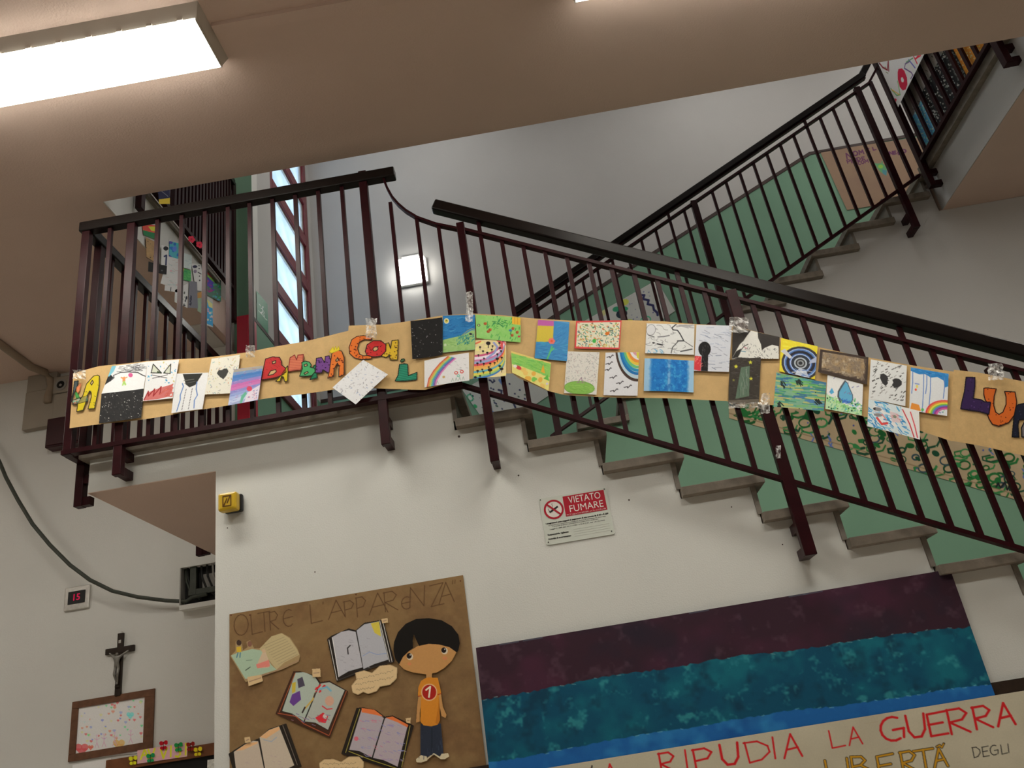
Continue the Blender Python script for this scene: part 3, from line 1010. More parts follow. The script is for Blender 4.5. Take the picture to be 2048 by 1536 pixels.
# notice board with cut-out letters AVVISI and paper butterflies
ca = bw(217, 1522); cb = bw(430, 1484)
nb = thing('notice_board', 'dark notice board with brown top rail at the lower left', 'notice board', ((ca[0]+cb[0])/2, YB, 1.5))
zt = (ca[2]+cb[2])/2
box('top_rail', (ca[0], YB-.03, zt-.068), (-1.5, YB, zt), paint('orange_brown_wood', (.20, .075, .03), .5, .2, 18), nb, .003)
box('board', (ca[0], YB-.014, 1.05), (-1.5, YB, zt-.068), M_BLACK, nb)
o = art('paper_sheet', [(415, 1520), (440, 1516), (440, 1560), (413, 1560)], ('Y', YB-.014), lambda c: c.grain(8, .2), 1.0, (150, 150, 146), 2.5, .004)
tag(o, 'grey sheet pinned at the right end of the dark notice board', 'paper')
ZA = zm(180, 1440, .12695)


def p_avvisi(c):
    c.mix(c.fbm(6)*.6, (215, 160, 120))
    L = [('A', 800, 470, 110, 150), ('V', 910, 470, 100, 150), ('V', 1100, 460, 100, 150), ('I', 1235, 420, 60, 160), ('S', 1340, 400, 90, 190), ('I', 1480, 380, 60, 170)]
    for ch, x, y, w_, h_ in L:
        glyph(c, ch, ZA((x, y))[0], (w_*.127, -w_*.02), (-.6, h_*.127), 3.6, (215, 175, 40))


o = art('lettering_strip', ZA((745, 480), (1540, 350), (1530, 575), (745, 690)), ('Y', YB-.03), p_avvisi, 1.6, (190, 130, 150), 2.2, .004)
tag(o, 'pink paper strip with yellow letters AVVISI on the brown rail', 'sign')


def p_bfly(col):
    def f(c):
        c.uell(.3, .3, 4.2, 4.6, col); c.uell(.72, .28, 4.0, 4.6, col); c.uell(.35, .72, 3.2, 3.6, col); c.uell(.68, .72, 3.2, 3.6, col)
        c.uline([(.5, .2), (.52, .9)], 1.4, tuple(x*.5 for x in col))
    return f


for k, (x, y, col, lab) in enumerate(((680, 640, (225, 185, 30), 'yellow paper butterfly at the left end of the lettering strip'), (955, 600, (25, 125, 70), 'green paper butterfly low on the lettering strip'),
                                      (1160, 400, (150, 15, 30), 'red paper butterfly above the lettering strip'), (1395, 430, (25, 125, 60), 'green paper butterfly high on the lettering strip'),
                                      (1700, 500, (220, 170, 30), 'yellow paper butterfly on the brown rail right of the lettering'), (1585, 420, (115, 25, 20), 'dark red paper butterfly at the right end of the lettering strip'))):
    p = ZA((x, y))[0]
    o = art('paper_butterfly', [(p[0]-11, p[1]-10), (p[0]+11, p[1]-13), (p[0]+10, p[1]+10), (p[0]-12, p[1]+13)], ('Y', YB-.03), p_bfly(col), 1.6, col, 1.9, .008+.002*k, None, True)
    tag(o, lab, 'paper cut-out', 'paper butterflies')

# cable niche: white casing with dark opening full of cables
zA, zB = 2.70, 2.945; xA = -2.475
cn = thing('cable_box', 'white wall casing with an open dark compartment full of cables', 'cable box', (-2.2, YB, zA))
box('casing', (xA, YB-.07, zB), (-1.5, YB, 3.20), M_WALLB, cn)
box('back_panel', (xA, YB-.006, zA), (-1.5, YB, zB), M_BLACK, cn)
box('side_panel', (xA, YB-.07, zA), (xA+.008, YB, zB), M_GREYP, cn)
box('ledge', (xA, YB-.075, zA-.03), (-1.5, YB, zA), M_WALLB, cn)
box('angle_frame', (xA+.05, YB-.05, zA+.06), (-1.5, YB-.03, zA+.095), M_CABLE, cn)
box('angle_frame', (xA+.06, YB-.052, zA+.06), (xA+.10, YB-.03, zB), M_CABLE, cn)
box('junction_plate', (xA+.13, YB-.02, zA+.1), (xA+.30, YB-.008, zA+.19), M_GREYP, cn)
for k, (x, c) in enumerate(((.02, M_CABLE), (.035, M_BLACK), (.13, M_BLACK), (.17, M_BLACK), (.21, M_GREYP), (.24, M_BLACK))):
    tube('wire', [(xA+x, YB-.03-.004*k, zB), (xA+x+.01, YB-.04-.004*k, zB-.08), (xA+x+.035, YB-.04, zB-.15), (xA+x+.10, YB-.035, zA+.03)], .007, c, cn, 6)
# hanging cable
cpx = [(-60, 840), (-20, 885), (0, 926), (12, 955), (36, 1000), (65, 1048), (100, 1090), (140, 1130), (180, 1160), (225, 1182), (275, 1194), (330, 1201), (372, 1203)]
cb_ = []
for i, (x, y) in enumerate(cpx):
    t = i/(len(cpx)-1)
    cb_.append(P(x, y, 'Y', YB-.05-.10*math.sin(math.pi*t)))
from_cable = tube('cable', cb_ + [(-2.40, YB-.05, 2.745), (-2.30, YB-.05, 2.75)], .0125, M_CABLE, None, 10)
tag(from_cable, 'dark green cable bundle sagging across the left wall into the cable box', 'cable')

# junction casing with round loudspeaker, ceiling duct bending down to it, dark red box under
M_CASE = paint('beige_casing', (.36, .32, .265), .6, .05, 6)
jb = thing('wall_casing', 'boxy grey casing under the ceiling at the far left with a cover seam', 'casing', (-3.5, YB, 4.2))
e0, e1 = bw(52, 865), bw(140, 770)
box('lower_cover', (e0[0], YB-.05, 4.16), (-3.47, YB, 4.46), M_CASE, jb, .003)
box('upper_cover', (e0[0], YB-.045, 4.463), (-3.47, YB, 4.598), M_CASE, jb, .003)
box('side_cover', (-3.467, YB-.06, 4.16), (-3.15, YB, 4.40), M_CASE, jb, .003)
sp = P(131, 776, 'Y', YB)
ls = thing('loudspeaker', 'small round loudspeaker in a pale casing beside the end of the banner', 'speaker', (sp[0], YB, sp[2]))
box('housing', (sp[0]-.062, YB-.06, sp[2]-.065), (sp[0]+.07, YB, sp[2]+.075), M_CASE, ls, .012)
ring('grille_ring', (sp[0]+.002, YB-.06, sp[2]), .030, .046, .006, M_GREYP, ls, 24)
disc('cone', (sp[0]+.002, YB-.061, sp[2]), .030, .004, M_BLACK, ls)
disc('dust_cap', (sp[0]+.002, YB-.064, sp[2]-.004), .010, .006, M_GREYP, ls, seg=12)
d0 = P(-8, 677, 'Z', ZC); d1 = P(92, 745, 'Z', ZC)
dn = Vector(d1-d0).normalized()
dk = thing('cable_duct', 'beige cable duct crossing the ceiling and bending down the left wall', 'duct', tuple(d1))
end = np.array(d1); xw = -3.52
pts = [tuple(d0-np.array(dn)*1.5-np.array((0, 0, .018))), tuple(d0-np.array((0, 0, .018))), (xw-.05, YB-.20, ZC-.018), (xw-.01, YB-.10, ZC-.022), (xw+.005, YB-.055, ZC-.06), (xw+.01, YB-.035, ZC-.12), (xw+.012, YB-.062, ZC-.2), (xw+.014, YB-.068, ZC-.26)]
tube('run', pts, .028, M_BEIGE, dk, 10)
q0, q1 = P(110, 847, 'Y', YB), P(142, 898, 'Y', YB)
rb = thing('alarm_box', 'dark red metal box on the left wall just under the grey casing', 'box', (q0[0], YB, q0[2]))
box('case', (q0[0], YB-.09, q1[2]), (q1[0]+.12, YB, q0[2]), M_DRED, rb, .006)
box('lid', (q0[0]+.01, YB-.10, q1[2]+.012), (q1[0]+.11, YB-.09, q0[2]-.012), M_DRED, rb, .004)

# exit sign and red cabinet beside the window
def p_exit(c):
    c.grain(5, .06)
    W_ = (205, 230, 215)
    c.uell(.55, .30, 1.3, 1.9, W_); c.uline([(.5, .37), (.52, .47), (.38, .56)], 1.4, W_); c.uline([(.52, .47), (.7, .55)], 1.4, W_); c.uline([(.36, .42), (.5, .38), (.7, .44)], 1.2, W_)
    c.uline([(.18, .36), (.36, .36), (.28, .33)], 1.0, W_)
    c.dash(9, [W_], 2.2, .9, .7, .15, .85, .57, .6, .05)
    c.uline([(.15, .60), (.85, .60)], 1.0, W_)


o = art('exit_sign', [(513, 581), (535, 608), (537, 668), (514, 640)], ('X', XW), p_exit, 2.0, (30, 110, 78), 1.7, .006, None, seed=3, mat=M_ARTG)
tag(o, 'green emergency exit sign with white running figure beside the window', 'sign')
rc = thing('hose_cabinet', 'bright red fire hose cabinet standing at the wall corner beside the exit sign', 'cabinet', (-2.0, 1.65, 3.9))
box('case', (-2.052, 1.60, ZL+.002), (-1.955, YB-.007, 4.735), M_RED, rc, .004)
box('door', (-2.045, 1.592, ZL+.03), (-1.962, 1.60, 4.72), M_RED, rc, .002)
box('handle', (-1.985, 1.583, 4.2), (-1.975, 1.592, 4.3), M_METAL, rc)
rx = thing('fire_alarm_point', 'small dark red alarm box on the green dado between cabinet and window', 'box', (XW, 1.95, 4.5))
box('case', (XW+.004, 1.90, 4.42), (XW+.05, 1.99, 4.60), M_DRED, rx, .006)
box('panel', (XW+.05, 1.915, 4.45), (XW+.054, 1.975, 4.57), M_RED, rx, .001)

# ================================================================== things on the white side wall
y1, y2 = P(449, 992, 'Y', 0), P(488, 1029, 'Y', 0)
ab = thing('alarm_light', 'yellow warning light box on the white wall under the landing edge', 'alarm light', ((y1[0]+y2[0])/2, 0, (y1[2]+y2[2])/2))
xm, zmid = (y1[0]+y2[0])/2, (y1[2]+y2[2])/2
box('base', (xm-.036, -.03, zmid-.040), (xm+.046, 0, zmid+.042), M_BLACK, ab, .008)
box('lens', (xm-.046, -.075, zmid-.042), (xm+.040, -.026, zmid+.042), M_YELLOW, ab, .011)
M_AMB2 = paint('dark_amber', (.12, .055, .008), .35, .2, 20)
for k, (dx, dz, sx, sz) in enumerate(((-.020, 0, .004, .05), (.016, 0, .004, .05), (-.002, .023, .036, .004), (-.002, -.023, .036, .004))):
    box('rib', (xm+dx-sx/2, -.0775, zmid+dz-sz/2), (xm+dx+sx/2, -.074, zmid+dz+sz/2), M_AMB2, ab)
bar('rib', (xm-.016, -.076, zmid-.02), (xm-.002, -.076, zmid+.012), .003, .004, M_AMB2, ab)
bar('rib', (xm-.002, -.076, zmid-.012), (xm+.012, -.076, zmid+.02), .003, .004, M_AMB2, ab)

# no smoking sign
s0 = P(1078, 995, 'Y', 0); s1 = P(1211, 979, 'Y', 0); s2 = P(1094, 1089, 'Y', 0)
SX0, SZ1 = s0[0]-.002, (s0[2]+s1[2])/2
SWD, SHT = .297, .208
sg = thing('no_smoking_sign', 'white no smoking sign VIETATO FUMARE with red panel on the white wall', 'sign', (SX0+SWD/2, 0, SZ1-SHT/2))
M_SIGN = paint('pale_sign_plastic', (.60, .64, .58), .35, .02, 6, 0, 1, .4)
M_SRED = paint('sign_red', (.42, .012, .03), .35, .04, 6, 0, 1, .4)
M_INK = paint('black_ink', (.02, .02, .02), .6, .1, 10)
M_LET = paint('white_letter', (.78, .74, .70), .4, .03, 10)
bm = bmesh.new()
prism('plate', [(SX0+.006, SZ1-SHT), (SX0+SWD-.006, SZ1-SHT), (SX0+SWD, SZ1-SHT+.006), (SX0+SWD, SZ1-.006), (SX0+SWD-.006, SZ1), (SX0+.006, SZ1), (SX0, SZ1-.006), (SX0, SZ1-SHT+.006)], -.004, -.001, M_SIGN, sg)
bm.free()
box('red_panel', (SX0+.104, -.0048, SZ1-.098), (SX0+.286, -.004, SZ1-.008), M_SRED, sg)
text('lettering', 'VIETATO', (SX0+.126, -.0052, SZ1-.043), .043, M_LET, sg, .142, 0)
text('lettering', 'FUMARE', (SX0+.122, -.0052, SZ1-.082), .043, M_LET, sg, .148, 0)
text('lettering', 'Art. 51 Legge n. 3 del 16/01/2003 - art. 7 L. 11/11/75 n. 584', (SX0+.108, -.0052, SZ1-.0945), .0085, M_LET, sg, .172)
ccx, ccz = SX0+.057, SZ1-.058
pr = ring('prohibition_ring', (ccx, -.0042, ccz), .035, .0435, .0008, M_SRED, sg)
disc('prohibition_field', (ccx, -.0042, ccz), .035, .0006, M_LET, sg)
cg = box('cigarette', (ccx-.022, -.0052, ccz-.004), (ccx+.022, -.0046, ccz+.004), M_INK, sg)
cg.rotation_euler = (0, math.radians(-28), 0)
bar('prohibition_bar', (ccx-.026, -.0056, ccz+.026), (ccx+.026, -.0056, ccz-.026), .0008, .0075, M_SRED, sg)
tube('smoke_line', [(ccx-.005, -.005, ccz+.012), (ccx-.001, -.005, ccz+.018), (ccx-.006, -.005, ccz+.024), (ccx-.002, -.005, ccz+.028)], .0007, M_INK, sg, 5)
tube('smoke_line', [(ccx-.024, -.005, ccz-.010), (ccx-.020, -.005, ccz-.003), (ccx-.025, -.005, ccz+.003), (ccx-.021, -.005, ccz+.008)], .0007, M_INK, sg, 5)
rows = [('I trasgressori sono soggetti al pagamento di una somma da € 25 a € 250', .012, .118, .274, .0088, .0004), ('La misura della sanzione è raddoppiata qualora la violazione sia commessa', .022, .1265, .25, .006, 0),
        ('in presenza di donne in gravidanza o di bambini fino a dodici anni', .038, .1335, .20, .006, 0), ('Legge n. 689 del 24/11/1981 e D.P.C.M. del 14/12/1995', .025, .144, .24, .0065, 0),
        ('Responsabile vigilanza:', .012, .168, .092, .0095, .0004), ('Autorità di accertamento:', .012, .186, .10, .0095, .0004)]
for s_, dx, dz, wd, sz, bd in rows:
    text('lettering', s_, (SX0+dx, -.0046, SZ1-dz), sz, M_INK, sg, wd, bd, .0004)
for dz in (.160, .170, .180, .190):
    box('dotted_line', (SX0+.125, -.0044, SZ1-dz), (SX0+.282, -.004, SZ1-dz+.0007), M_GREYP, sg)
for dx, dz in ((.006, .006), (SWD-.007, .006), (.010, SHT-.012), (SWD-.012, SHT-.014)):
    disc('screw', (SX0+dx, -.0045, SZ1-dz), .0028, .002, M_INK, sg, seg=10)

# dark wooden trim along the side wall behind the lettered banner
tz_ = P(2020, 1377, 'Y', 0)[2]
struct(box('trim_9', (-1.5, -.018, tz_-.03), (3.3, 0, tz_+.03), M_WOODD))

# nail holes and scuffs in the side wall
for (x, y), r_ in (((918, 873), .006), ((1037, 951), .004), ((455, 1056), .003), ((630, 1144), .003), ((1463, 1014), .003), ((1565, 1089), .003), ((1258, 1000), .004)):
    p = P(x, y, 'Y', 0)
    disc('nail_hole', (p[0], -.0006, p[2]), r_, .001, M_GLINE, wall_side, seg=7)

# ================================================================== paper banner tied to the railings
KRAFT = (196, 165, 115)
YBN = -.132
PL = ('Y', YBN)
W_ = (222, 224, 226)
K_ = (28, 26, 26)
GB = 1.15
bnr = thing('paper_banner', 'long brown paper banner with childrens drawings and letters taped along the stair railings', 'banner', (0, YBN, 3.3))
Z6 = zm(480, 600, .2539)
Z7 = zm(960, 600, .2539)
ZB = zm(140, 680, .14648)
ZG7 = zm(820, 610, .1172)
Z4 = zm(900, 560, .1953)
ZG5 = zm(1450, 640, .1302)
ZG6 = zm(1640, 680, .1367)
ZG4 = zm(1850, 720, .1302)
Z7B = zm(440, 720, .1172)
ZZ5 = zm(0, 650, .2539)


def p_kraft(c):
    c.mix((c.fbm(9)-.3)*.35, (170, 138, 92)); c.grain(30, .05)
    for _ in range(8):
        p = c.uv(c.r.random(), c.r.random()); c.line([p, (p[0]+c.r.uniform(-30, 30), p[1]+c.r.uniform(-25, 25))], 1.2, (160, 130, 88), .25)


def band(top, bot, off, label):
    q = [top[0], top[-1], bot[-1], bot[0]]
    o = art('banner_sheet', q, PL, p_kraft, .7, KRAFT, GB, off, bnr, seed=int(top[0][0])+7, wavy=True, edges=(top, bot))
    o['label'] = label
    return o


sh1 = band([(148, 748), (200, 733), (290, 721), (400, 716), (500, 705), (600, 684), (697, 661), (716, 656)],
           [(140, 857), (250, 843), (350, 828), (450, 812), (520, 800), (600, 789), (660, 779), (720, 768)], 0, 'first kraft sheet lettered BAMBINA')
sh2 = band([(697, 651), (770, 648), (830, 641), (890, 632), (950, 627), (1000, 629), (1060, 636), (1160, 641), (1330, 643), (1385, 647), (1467, 652)],
           [(692, 773), (760, 777), (850, 780), (900, 767), (947, 758), (1011, 746), (1025, 746), (1037, 755), (1095, 781), (1130, 790), (1205, 794), (1300, 797), (1455, 801)], .004, 'middle kraft sheet lettered CON IL')
sh3 = band([(1463, 652), (1480, 655), (1555, 672), (1600, 686), (1700, 710), (1760, 720), (1915, 744)],
           [(1453, 801), (1470, 806), (1550, 810), (1650, 822), (1720, 832), (1840, 862), (1905, 882)], .001, 'third kraft sheet covered by drawings')
sh4 = band([(1908, 739), (1960, 745), (2048, 762), (2110, 775)], [(1899, 880), (1960, 890), (2048, 911), (2110, 926)], .005, 'last kraft sheet with purple and orange letters')


def letter(sheet, pts, col, label, holes=(), deco=None, off=.0065, ol=K_, ow=1.5, clip=None):
    a = np.array(pts); x0, y0 = a.min(0)-2; x1, y1 = a.max(0)+2

    def f(c):
        c.poly(pts, col, ol, ow)
        c.masking = False
        if deco: deco(c)
        for h in holes: c.poly(h, KRAFT, ol, ow)
        c.line(list(pts)+[pts[0]], ow, ol)
    o = art('cutout_letter', [(x0, y0), (x1, y0), (x1, y1), (x0, y1)], PL, f, 1.7, col, GB, off, sheet, True, wavy=True)
    o['label'] = label
    return o


def spots(pts, col, n, r0=.8, r1=1.6, seed=1):
    a = np.array(pts)

    def f(c):
        for _ in range(n):
            p = (c.r.uniform(*sorted((a[:, 0].min(), a[:, 0].max()))), c.r.uniform(a[:, 1].min(), a[:, 1].max()))
            c.ell(p, c.r.uniform(r0, r1), c.r.uniform(r0, r1)*.8, col)
    return f


def hatchd(pts, col, step, wd, ang):
    a = np.array(pts); cx_, cy_ = a.mean(0); L = 60

    def f(c):
        for k in range(-20, 21):
            ox, oy = cx_-math.sin(ang)*k*step, cy_+math.cos(ang)*k*step
            c.line([(ox-math.cos(ang)*L, oy-math.sin(ang)*L), (ox+math.cos(ang)*L, oy+math.sin(ang)*L)], wd, col, .7)
    return f


# left: a cut L, yellow A
pa = ZB((100, 985), (115, 870), (185, 770), (235, 610), (330, 500), (385, 485), (410, 500), (405, 640), (345, 945), (255, 950), (300, 790), (300, 730), (275, 712), (245, 770), (225, 870), (190, 965))
letter(sh1, pa, (205, 185, 35), 'yellow letter A with black dashes', (ZB((290, 600), (315, 560), (330, 585), (305, 625)),), lambda c: c.dash(30, [K_], 2.2, .8, .5))
pl_ = ZB((70, 570), (125, 565), (110, 640), (60, 740), (35, 850), (20, 850), (55, 700))
letter(sh1, pl_, (70, 85, 88), 'grey letter L at the cut end')
letter(sh1, ZB((40, 830), (130, 800), (255, 765), (250, 845), (150, 870), (45, 885)), (150, 165, 140), 'speckled foot of the letter L', (), lambda c: c.dots(40, [K_, (60, 150, 120), (200, 90, 70), (230, 225, 210)], .7, 1.5))
letter(sh1, ZB((100, 660), (160, 600), (140, 700), (105, 740)), (215, 130, 85), 'orange piece of the first letter', (), None, .0075, (180, 110, 70))
letter(sh1, ZB((80, 735), (100, 715), (140, 790), (95, 800)), (70, 150, 75), 'green piece of the first letter', (), None, .0078, (60, 120, 60))
# BAMBINA
pb = Z6((170, 635), (205, 470), (260, 452), (315, 455), (330, 490), (330, 515), (362, 540), (365, 570), (330, 600), (270, 620))
letter(sh1, pb, (185, 50, 50), 'red letter B', (Z6((258, 492), (285, 482), (285, 500), (262, 508)), Z6((225, 600), (245, 565), (285, 553), (290, 570), (265, 592))), lambda c: c.dash(40, [(120, 20, 30)], 3, .7, .6, al=.6))
letter(sh1, Z6((285, 645), (320, 605), (360, 540), (378, 520), (380, 560), (378, 640), (355, 648), (345, 610), (330, 605), (318, 648)), (205, 180, 40), 'small yellow letter A', (), lambda c: c.dash(14, [K_], 3, .8, 1.7))
pm = Z6((380, 560), (395, 455), (430, 432), (445, 470), (455, 432), (497, 425), (495, 480), (478, 550), (430, 553), (400, 562))
letter(sh1, pm, (205, 120, 90), 'orange letter M with red brick pattern', (), hatchd(pm, (150, 40, 40), 3.2, .8, -.1), .0068, (120, 40, 40))
pb2 = Z6((468, 600), (490, 540), (485, 490), (510, 478), (545, 485), (560, 510), (550, 525), (585, 535), (590, 560), (565, 590), (530, 598))
letter(sh1, pb2, (70, 160, 100), 'green letter B', (Z6((503, 508), (525, 500), (528, 515), (508, 522)), Z6((502, 575), (530, 560), (535, 570), (510, 585))), None, .007)
pi = Z6((548, 626), (570, 585), (565, 560), (580, 510), (600, 505), (600, 560), (606, 610))
letter(sh1, pi, (30, 125, 85), 'dark green letter I', (), hatchd(pi, (10, 70, 45), 3.4, .8, -.4), .0066)
pn = Z6((590, 570), (598, 455), (640, 448), (665, 490), (668, 440), (700, 435), (712, 470), (708, 560), (690, 570), (650, 545), (640, 570))
letter(sh1, pn, (110, 65, 135), 'purple letter N with dark spots', (), spots(pn, (45, 15, 60), 26), .0068)
pa2 = Z6((688, 612), (700, 560), (720, 420), (760, 390), (800, 400), (818, 450), (818, 585), (775, 603), (778, 520), (765, 495), (740, 540), (735, 598))
letter(sh1, pa2, (215, 115, 45), 'orange letter A with brown spots', (Z6((752, 470), (768, 455), (772, 475), (760, 482)),), spots(pa2, (110, 40, 20), 28, .9, 2.0), .0072)
letter(sh1, Z6((700, 405), (730, 365), (740, 390), (750, 360), (760, 385), (775, 362), (785, 390), (720, 415)), (215, 195, 45), 'yellow crown on the letter A', (), None, .0074, (180, 160, 40), 1.0)
# CON IL
pc = Z6((1035, 290), (1040, 315), (980, 310), (940, 330), (925, 380), (940, 425), (975, 440), (1040, 430), (1035, 462), (960, 468), (900, 455), (862, 420), (858, 370), (880, 310), (920, 285), (970, 278))
letter(sh2, pc, (215, 110, 40), 'orange letter C with brown spots', (), spots(pc, (90, 30, 15), 42, .8, 1.8), .0075)
po = Z6((985, 405), (1000, 350), (1050, 318), (1110, 318), (1148, 350), (1148, 400), (1110, 440), (1050, 447), (1000, 435))
letter(sh2, po, (190, 45, 45), 'red letter O with black spots', (Z6((1045, 385), (1060, 368), (1080, 368), (1088, 385), (1070, 400), (1052, 400)),), spots(po, (70, 10, 15), 34, .7, 1.5), .0085)
pn2 = Z6((1112, 440), (1145, 340), (1170, 335), (1185, 380), (1195, 318), (1246, 312), (1240, 470), (1180, 470), (1178, 430), (1150, 452))
letter(sh2, pn2, (205, 170, 45), 'yellow letter N with dark spots', (), spots(pn2, (80, 50, 20), 30, .8, 1.7), .0078)
pi2 = Z6((1220, 637), (1245, 590), (1255, 505), (1295, 500), (1320, 505), (1325, 595), (1395, 570), (1392, 628), (1300, 637))
letter(sh2, pi2, (45, 140, 110), 'teal letters I and L', (), hatchd(pi2, (15, 70, 60), 3.4, .9, -.15), .0075)
letter(sh2, Z6((1262, 478), (1272, 464), (1292, 462), (1298, 472), (1285, 485), (1268, 488)), (70, 110, 70), 'green dot of the letter i')
# last sheet
pL = ZG4((635, 260), (772, 265), (770, 400), (745, 590), (870, 610), (915, 640), (1010, 650), (985, 830), (850, 790), (555, 745), (570, 650), (610, 480))
letter(sh4, pL, (52, 32, 78), 'purple letter L', (), lambda c: (c.dots(60, [(85, 55, 115), (35, 20, 55)], .8, 1.6)), .009, (20, 14, 30), 2.0)
pU = ZG4((905, 430), (960, 425), (1100, 440), (1065, 560), (1060, 700), (1090, 800), (1140, 835), (1200, 800), (1250, 680), (1250, 560), (1228, 480), (1390, 485), (1415, 640), (1390, 830), (1290, 960), (1140, 1015), (1040, 985), (985, 900), (955, 815), (1000, 700), (930, 620), (908, 540))
letter(sh4, pU, (205, 100, 35), 'orange letter U with dark spots', (), spots(pU, (80, 25, 15), 46, .7, 1.5), .0075, (40, 20, 15), 2.0)
pP = ZG4((1340, 1180), (1370, 870), (1400, 720), (1440, 680), (1530, 660), (1700, 660), (1800, 760), (1800, 900), (1700, 960), (1650, 900), (1520, 910), (1450, 920), (1430, 1000), (1445, 1185))
letter(sh4, pP, (22, 24, 42), 'dark blue letter at the frame edge', (), lambda c: c.dots(40, [(40, 45, 70)], .8, 1.5), .0085, (8, 8, 16), 2.0)
letter(sh4, ZG4((1490, 1180), (1485, 1040), (1530, 950), (1640, 940), (1700, 1050), (1650, 1200)), (110, 105, 110), 'grey round letter at the frame edge', (), None, .0095, (20, 16, 20), 2.4)


# ---- the drawings
def sheet(par, quad, painter, label, bg=W_, off=.009, res=1.35, gain=GB, curl=0.0, seed=0):
    o = art('drawing', quad, PL, painter, res, bg, gain, off, par, seed=seed or int(quad[0][0]*7+quad[0][1]), wavy=True, curl=curl)
    o['label'] = label
    return o


def d_cloud(c):
    c.poly(ZB((480, 480), (560, 460), (600, 500), (560, 540), (470, 620)), (40, 42, 46))
    c.poly(ZB((490, 470), (540, 400), (575, 350), (630, 350), (600, 420), (540, 490)), (120, 185, 205))
    c.dash(60, [(120, 122, 126), (150, 152, 155)], 8, 1.0, -.1, .18, .95, .03, .35)
    cl = ZB((440, 735), (475, 620), (560, 545), (610, 505), (600, 470), (690, 430), (800, 420), (920, 425), (985, 460), (1020, 470), (995, 655))
    c.poly(cl, (228, 230, 232))
    c.line(ZB((480, 600), (560, 545), (605, 505), (600, 470), (690, 430), (800, 420), (920, 425), (985, 460), (1025, 475)), 1.6, (45, 45, 50))
    c.dash(16, [(90, 90, 95)], 9, 1.2, .0, .25, .8, .08, .22)
    c.ell(ZB((822, 460))[0], 4.4, 4.2, (205, 95, 145))
    c.line(ZB((735, 500), (735, 545)), 5, (225, 145, 90)); c.line(ZB((700, 495), (735, 510), (775, 490)), 2.4, (230, 150, 95)); c.line(ZB((720, 600), (735, 550), (755, 595)), 3, (165, 205, 110))


def d_stars(n, base=(38, 38, 40)):
    def f(c):
        c.mix(c.fbm(12)*.35, (62, 60, 60)); c.dots(n, [(180, 180, 178), (130, 130, 130), (210, 210, 205)], .4, 1.0)
        c.dash(n, [(90, 90, 88)], 3, .6, 1.2, al=.6)
    return f


def d_cat(c):
    c.dots(26, [(70, 150, 195), (95, 170, 205), (205, 195, 130)], 1.0, 2.6, .04, .96, .03, .62, .6)
    for a in (ZB((1130, 325), (1245, 455), (1100, 450)), ZB((1375, 330), (1365, 465), (1275, 455))):
        c.poly(a, (200, 205, 190), K_, 1.6)
    c.poly(ZB((1190, 420), (1245, 455), (1180, 455)), (60, 75, 55)); c.poly(ZB((1300, 430), (1300, 460), (1270, 455)), (60, 75, 55))
    for a in (ZB((1110, 480), (1230, 505)), ZB((1120, 525), (1240, 505)), ZB((1330, 480), (1230, 505)), ZB((1320, 525), (1240, 510))): c.line(a, 1.2, (70, 65, 70))
    z = ZB((1000, 810), (1060, 700), (1060, 760), (1150, 670), (1130, 760), (1240, 640), (1220, 740), (1400, 610), (1290, 690), (1400, 660), (1300, 750), (1400, 720), (1390, 770), (1300, 760))
    c.poly(ZB((1000, 820), (1040, 720), (1240, 650), (1400, 610), (1395, 700), (1350, 770), (1200, 800)), (190, 75, 70), al=.75); c.line(z, 2.2, (150, 40, 45)); c.line(z[::-1][:8], 1.4, (215, 120, 105))


def d_cup(c):
    c.poly(ZB((1545, 465), (1815, 455), (1755, 560), (1720, 620), (1640, 655), (1585, 610), (1570, 540)), (45, 46, 44))
    c.line(ZB((1560, 560), (1700, 540)), 1.2, (110, 110, 105)); c.line(ZB((1570, 600), (1720, 570)), .8, (100, 100, 98))
    c.line(ZB((1540, 600), (1555, 640), (1510, 760), (1510, 820), (1460, 970)), 2.0, (90, 130, 190)); c.line(ZB((1740, 580), (1730, 680), (1745, 760), (1705, 830), (1700, 930)), 2.0, (95, 130, 190))
    for k in range(8):
        c.line(ZB((1595-k*8, 680+k*36), (1588-k*8, 700+k*36)), 1.2, (70, 72, 80)); c.line(ZB((1680-k*7, 670+k*36), (1672-k*7, 690+k*36)), 1.2, (70, 72, 80))


def d_confetti_heart(c):
    c.dash(80, [(150, 150, 150), (210, 180, 110), (190, 190, 130), (120, 170, 170), (200, 150, 120), (130, 130, 150)], 2.6, 1.0, .6, jit=1.4)
    c.poly(ZZ5((1705, 375), (1720, 350), (1745, 350), (1760, 340), (1785, 338), (1798, 360), (1780, 395), (1757, 422), (1730, 405)), (62, 62, 60))


def d_stripes(c):
    cols = [(165, 160, 150), (120, 150, 190), (75, 125, 190), (90, 130, 195), (150, 130, 195), (195, 110, 175), (200, 120, 180), (140, 140, 200), (150, 165, 215), (170, 185, 225), (195, 205, 232)]
    n = len(cols)
    for i, cc in enumerate(cols):
        c.upoly([(0, i/n*.95), (1, i/n*.80), (1, (i+1)/n*.84), (0, (i+1.2)/n*.95)], cc)
    c.dash(60, [(80, 110, 190), (170, 80, 150), (120, 120, 200), (200, 210, 235)], 6, .9, -.2, al=.5)
    c.upoly([(.62, .72), (1, .55), (.98, .98), (.55, 1)], (222, 215, 228)); c.dash(18, [(90, 100, 170), (190, 110, 150)], 2.4, 1, -.8, .65, .95, .7, .95)
    c.upoly([(.40, 1), (.42, .78), (.55, .68), (.6, .75), (.5, .9), (.48, 1)], (105, 180, 155)); c.uell(.66, .62, 5.6, 5.2, (212, 75, 105))


